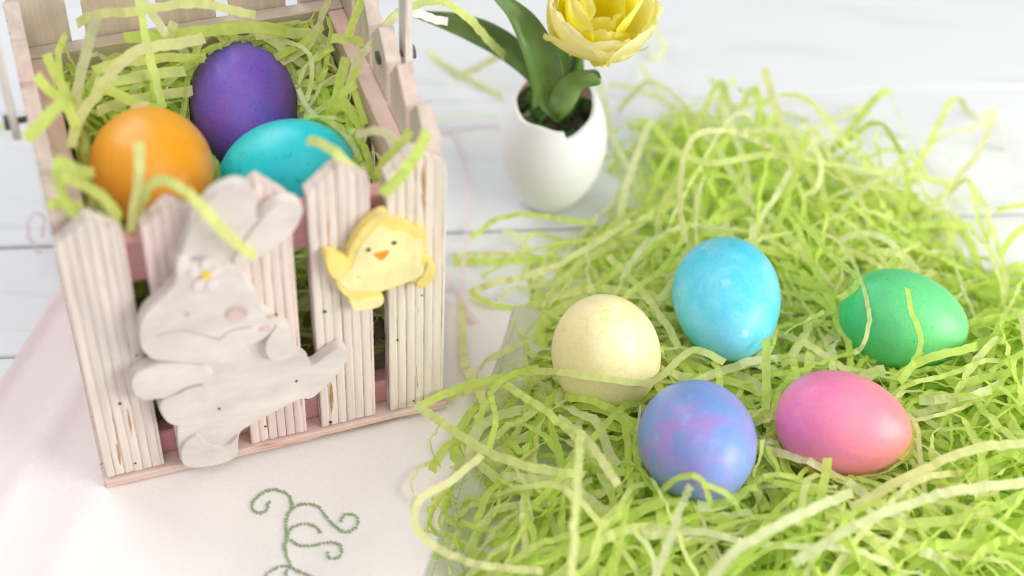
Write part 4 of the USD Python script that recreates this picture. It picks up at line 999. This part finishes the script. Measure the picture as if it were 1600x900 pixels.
BH = [
 ([(216, 222), (218, 260), (214, 300), (206, 345), (205, 370)], (.004, .006, .009, .012), .0034),
 ([(212, 345), (228, 300), (244, 281), (270, 286), (305, 312), (340, 350), (370, 380), (402, 402)], (.012, .004, -.004, -.010, -.012, -.010), .0036),
 ([(150, 22), (140, 60), (128, 110), (112, 190)], (.085, .085, .08, .07), .0040),
 ([(72, 85), (85, 115), (102, 145), (115, 170)], (.085, .08, .075, .07), .0036),
 ([(56, 118), (80, 145), (105, 162), (120, 200)], (.065, .065, .06, .055), .0036),
 ([(104, 55), (92, 75), (92, 110), (98, 130)], (.105, .095, .09, .085), .0028),
 ([(40, 218), (62, 195), (85, 172), (98, 158)], (.034, .036, .040, .045), .0044),
 ([(82, 252), (105, 256), (125, 268), (148, 270)], (.014, .016, .018, .018), .0040),
 ([(85, 270), (120, 285), (160, 305), (190, 345)], (.012, .012, .010, .008), .0038),
 ([(75, 320), (100, 315), (130, 325)], (.008, .010, .009), .0036),
 ([(88, 262), (95, 300), (115, 338)], (.012, .008, .004), .0030),
 ([(482, 218), (510, 226), (535, 250), (560, 272)], (.012, .006, .003, .004), .0036),
 ([(555, 210), (590, 203), (615, 215), (635, 250)], (.026, .020, .014, .012), .0030),
 ([(668, 205), (650, 245), (622, 280), (598, 302)], (-.002, -.005, -.006, -.002), .0042),
 ([(640, 205), (628, 225), (600, 250), (590, 275)], (.012, .010, .008, .008), .0036),
 ([(540, 90), (535, 120), (522, 160), (515, 200)], (.075, .07, .065, .06), .0040),
 ([(515, 60), (560, 62), (580, 70), (610, 30), (640, 12), (670, 2), (700, 6), (735, 30), (770, 70), (804, 100)], (.085, .085, .085, .09, .095, .10, .105, .11, .115, .12), .0036),
 ([(640, 5), (600, 45), (575, 75), (552, 105), (545, 140)], (.078, .078, .078, .074, .07), .0034),
 ([(545, 62), (552, 30), (570, -10)], (.085, .085, .085), .0032),
 ([(560, 105), (548, 125), (555, 150), (572, 195)], (.068, .066, .060, .050), .0026),
 ([(118, 38), (150, 22), (210, 18), (290, 5), (330, 8), (400, 25)], (.108, .106, .104, .104, .104, .106), .0034),
 ([(215, -10), (222, 30), (232, 75), (245, 130), (256, 172)], (.10, .096, .09, .086, .082), .0036),
 ([(222, 0), (240, 25), (255, 45), (262, 60), (275, 28), (268, 45)], (.104, .104, .104, .104, .102, .104), .0034),
 ([(195, 60), (270, 54), (350, 46), (420, 44), (480, 56)], (.104, .104, .104, .104, .104), .0044),
 ([(150, 150), (175, 112), (205, 85), (240, 72), (285, 68), (320, 58)], (.075, .08, .085, .09, .095, .098), .0042),
 ([(165, 130), (200, 122), (240, 116), (290, 110)], (.088, .09, .092, .094), .0042),
 ([(148, 110), (175, 100), (220, 96), (260, 90), (320, 92)], (.096, .096, .098, .10, .10), .0036),
 ([(165, 138), (195, 152), (225, 168), (255, 170)], (.080, .080, .078, .078), .0038),
 ([(430, 90), (470, 70), (498, 45), (505, 42)], (.10, .098, .096, .096), .0030),
 ([(440, 98), (480, 75), (500, 30), (515, 0)], (.10, .096, .094, .094), .0030),
 ([(400, 55), (440, 52), (490, 52), (512, 68)], (.104, .104, .102, .098), .0036),
 ([(470, 130), (495, 132), (510, 150), (535, 195)], (.085, .08, .075, .065), .0032),
 ([(500, 190), (520, 170), (548, 165), (560, 190)], (.065, .062, .058, .055), .0036),
 ([(555, 130), (530, 150), (545, 172), (568, 205)], (.062, .060, .056, .050), .0036),
 ([(150, 175), (185, 160), (240, 150), (300, 140)], (.08, .085, .09, .092), .0038),
 ([(110, 230), (125, 180), (150, 150), (160, 120)], (.05, .06, .07, .08), .0038),
]
for k, hh in enumerate(BH): fill_shreds.append(bh(*hh, seed=k, roll=[.2, .5, -.3, .35][k % 4]))
filling = thing('paper_grass_filling', 'yellow green shredded paper stuffed inside the picket basket round three eggs', 'paper grass')
emit_pile(filling, fill_shreds, 280)

# --- strays
def stray(name, px, z, w, m, label, cat, roll=.2, deep=None):
    v, f, *_r = hero(px, z, w, roll, m=m) if deep is None else bh(px, deep, w, roll, m)
    obj(name, (v, f), m, None, label, cat)
stray('paper_shred', [(668, 80), (690, 98), (725, 118), (760, 138), (786, 150)], .0022, .0030, M_paper[0], 'single green paper shred lying on the white boards between basket and vase', 'paper shred')
stray('paper_shred', [(1022, 30), (1030, 60), (1040, 82), (1012, 92)], (.012, .006, .002), .0042, M_paper[2], 'pale green folded shred on the boards behind the tulip flower', 'paper shred')
stray('paper_shred', [(-30, 192), (0, 196), (22, 198)], .0030, .0034, M_paper[4], 'yellowish shred on the table left of the basket at the frame edge', 'paper shred')
stray('tissue_strip', [(700, 195), (722, 240), (733, 290), (732, 330), (725, 400), (722, 440), (728, 480), (742, 502), (750, 500)], (.004, .010, .014, .014, .010, .006, .004), .0030, M_tissue, 'long pink tissue strip beside the right corner of the basket', 'tissue strip', .9)
stray('tissue_strip', [(704, 440), (716, 462), (722, 490), (738, 504)], (.004, .006, .005, .003), .0026, M_tissue, 'short pink tissue strip beside the basket, under the long pink strip', 'tissue strip', .3)
stray('tissue_strip', [(62, 398), (48, 372), (42, 345), (58, 328), (72, 345), (66, 372)], (.004, .010, .016, .018, .012, .008), .0032, M_tissue, 'curl of pink tissue on the boards left of the basket', 'tissue strip', .8)
stray('tissue_strip', [(690, 208), (740, 200), (790, 196), (822, 186), (826, 176)], (.020, .030, .042, .050, .052), .0026, M_tissue, 'thin pink tissue strip caught on the rim of the vase', 'tissue strip', .3)
stray('paper_strip', [(630, 14), (652, 20), (676, 30), (699, 34)], (.0, ), .0036, M_whitepaper, 'white paper strip lying across the long tulip leaf', 'paper strip', .2, deep=(.106, .106, .108, .110))
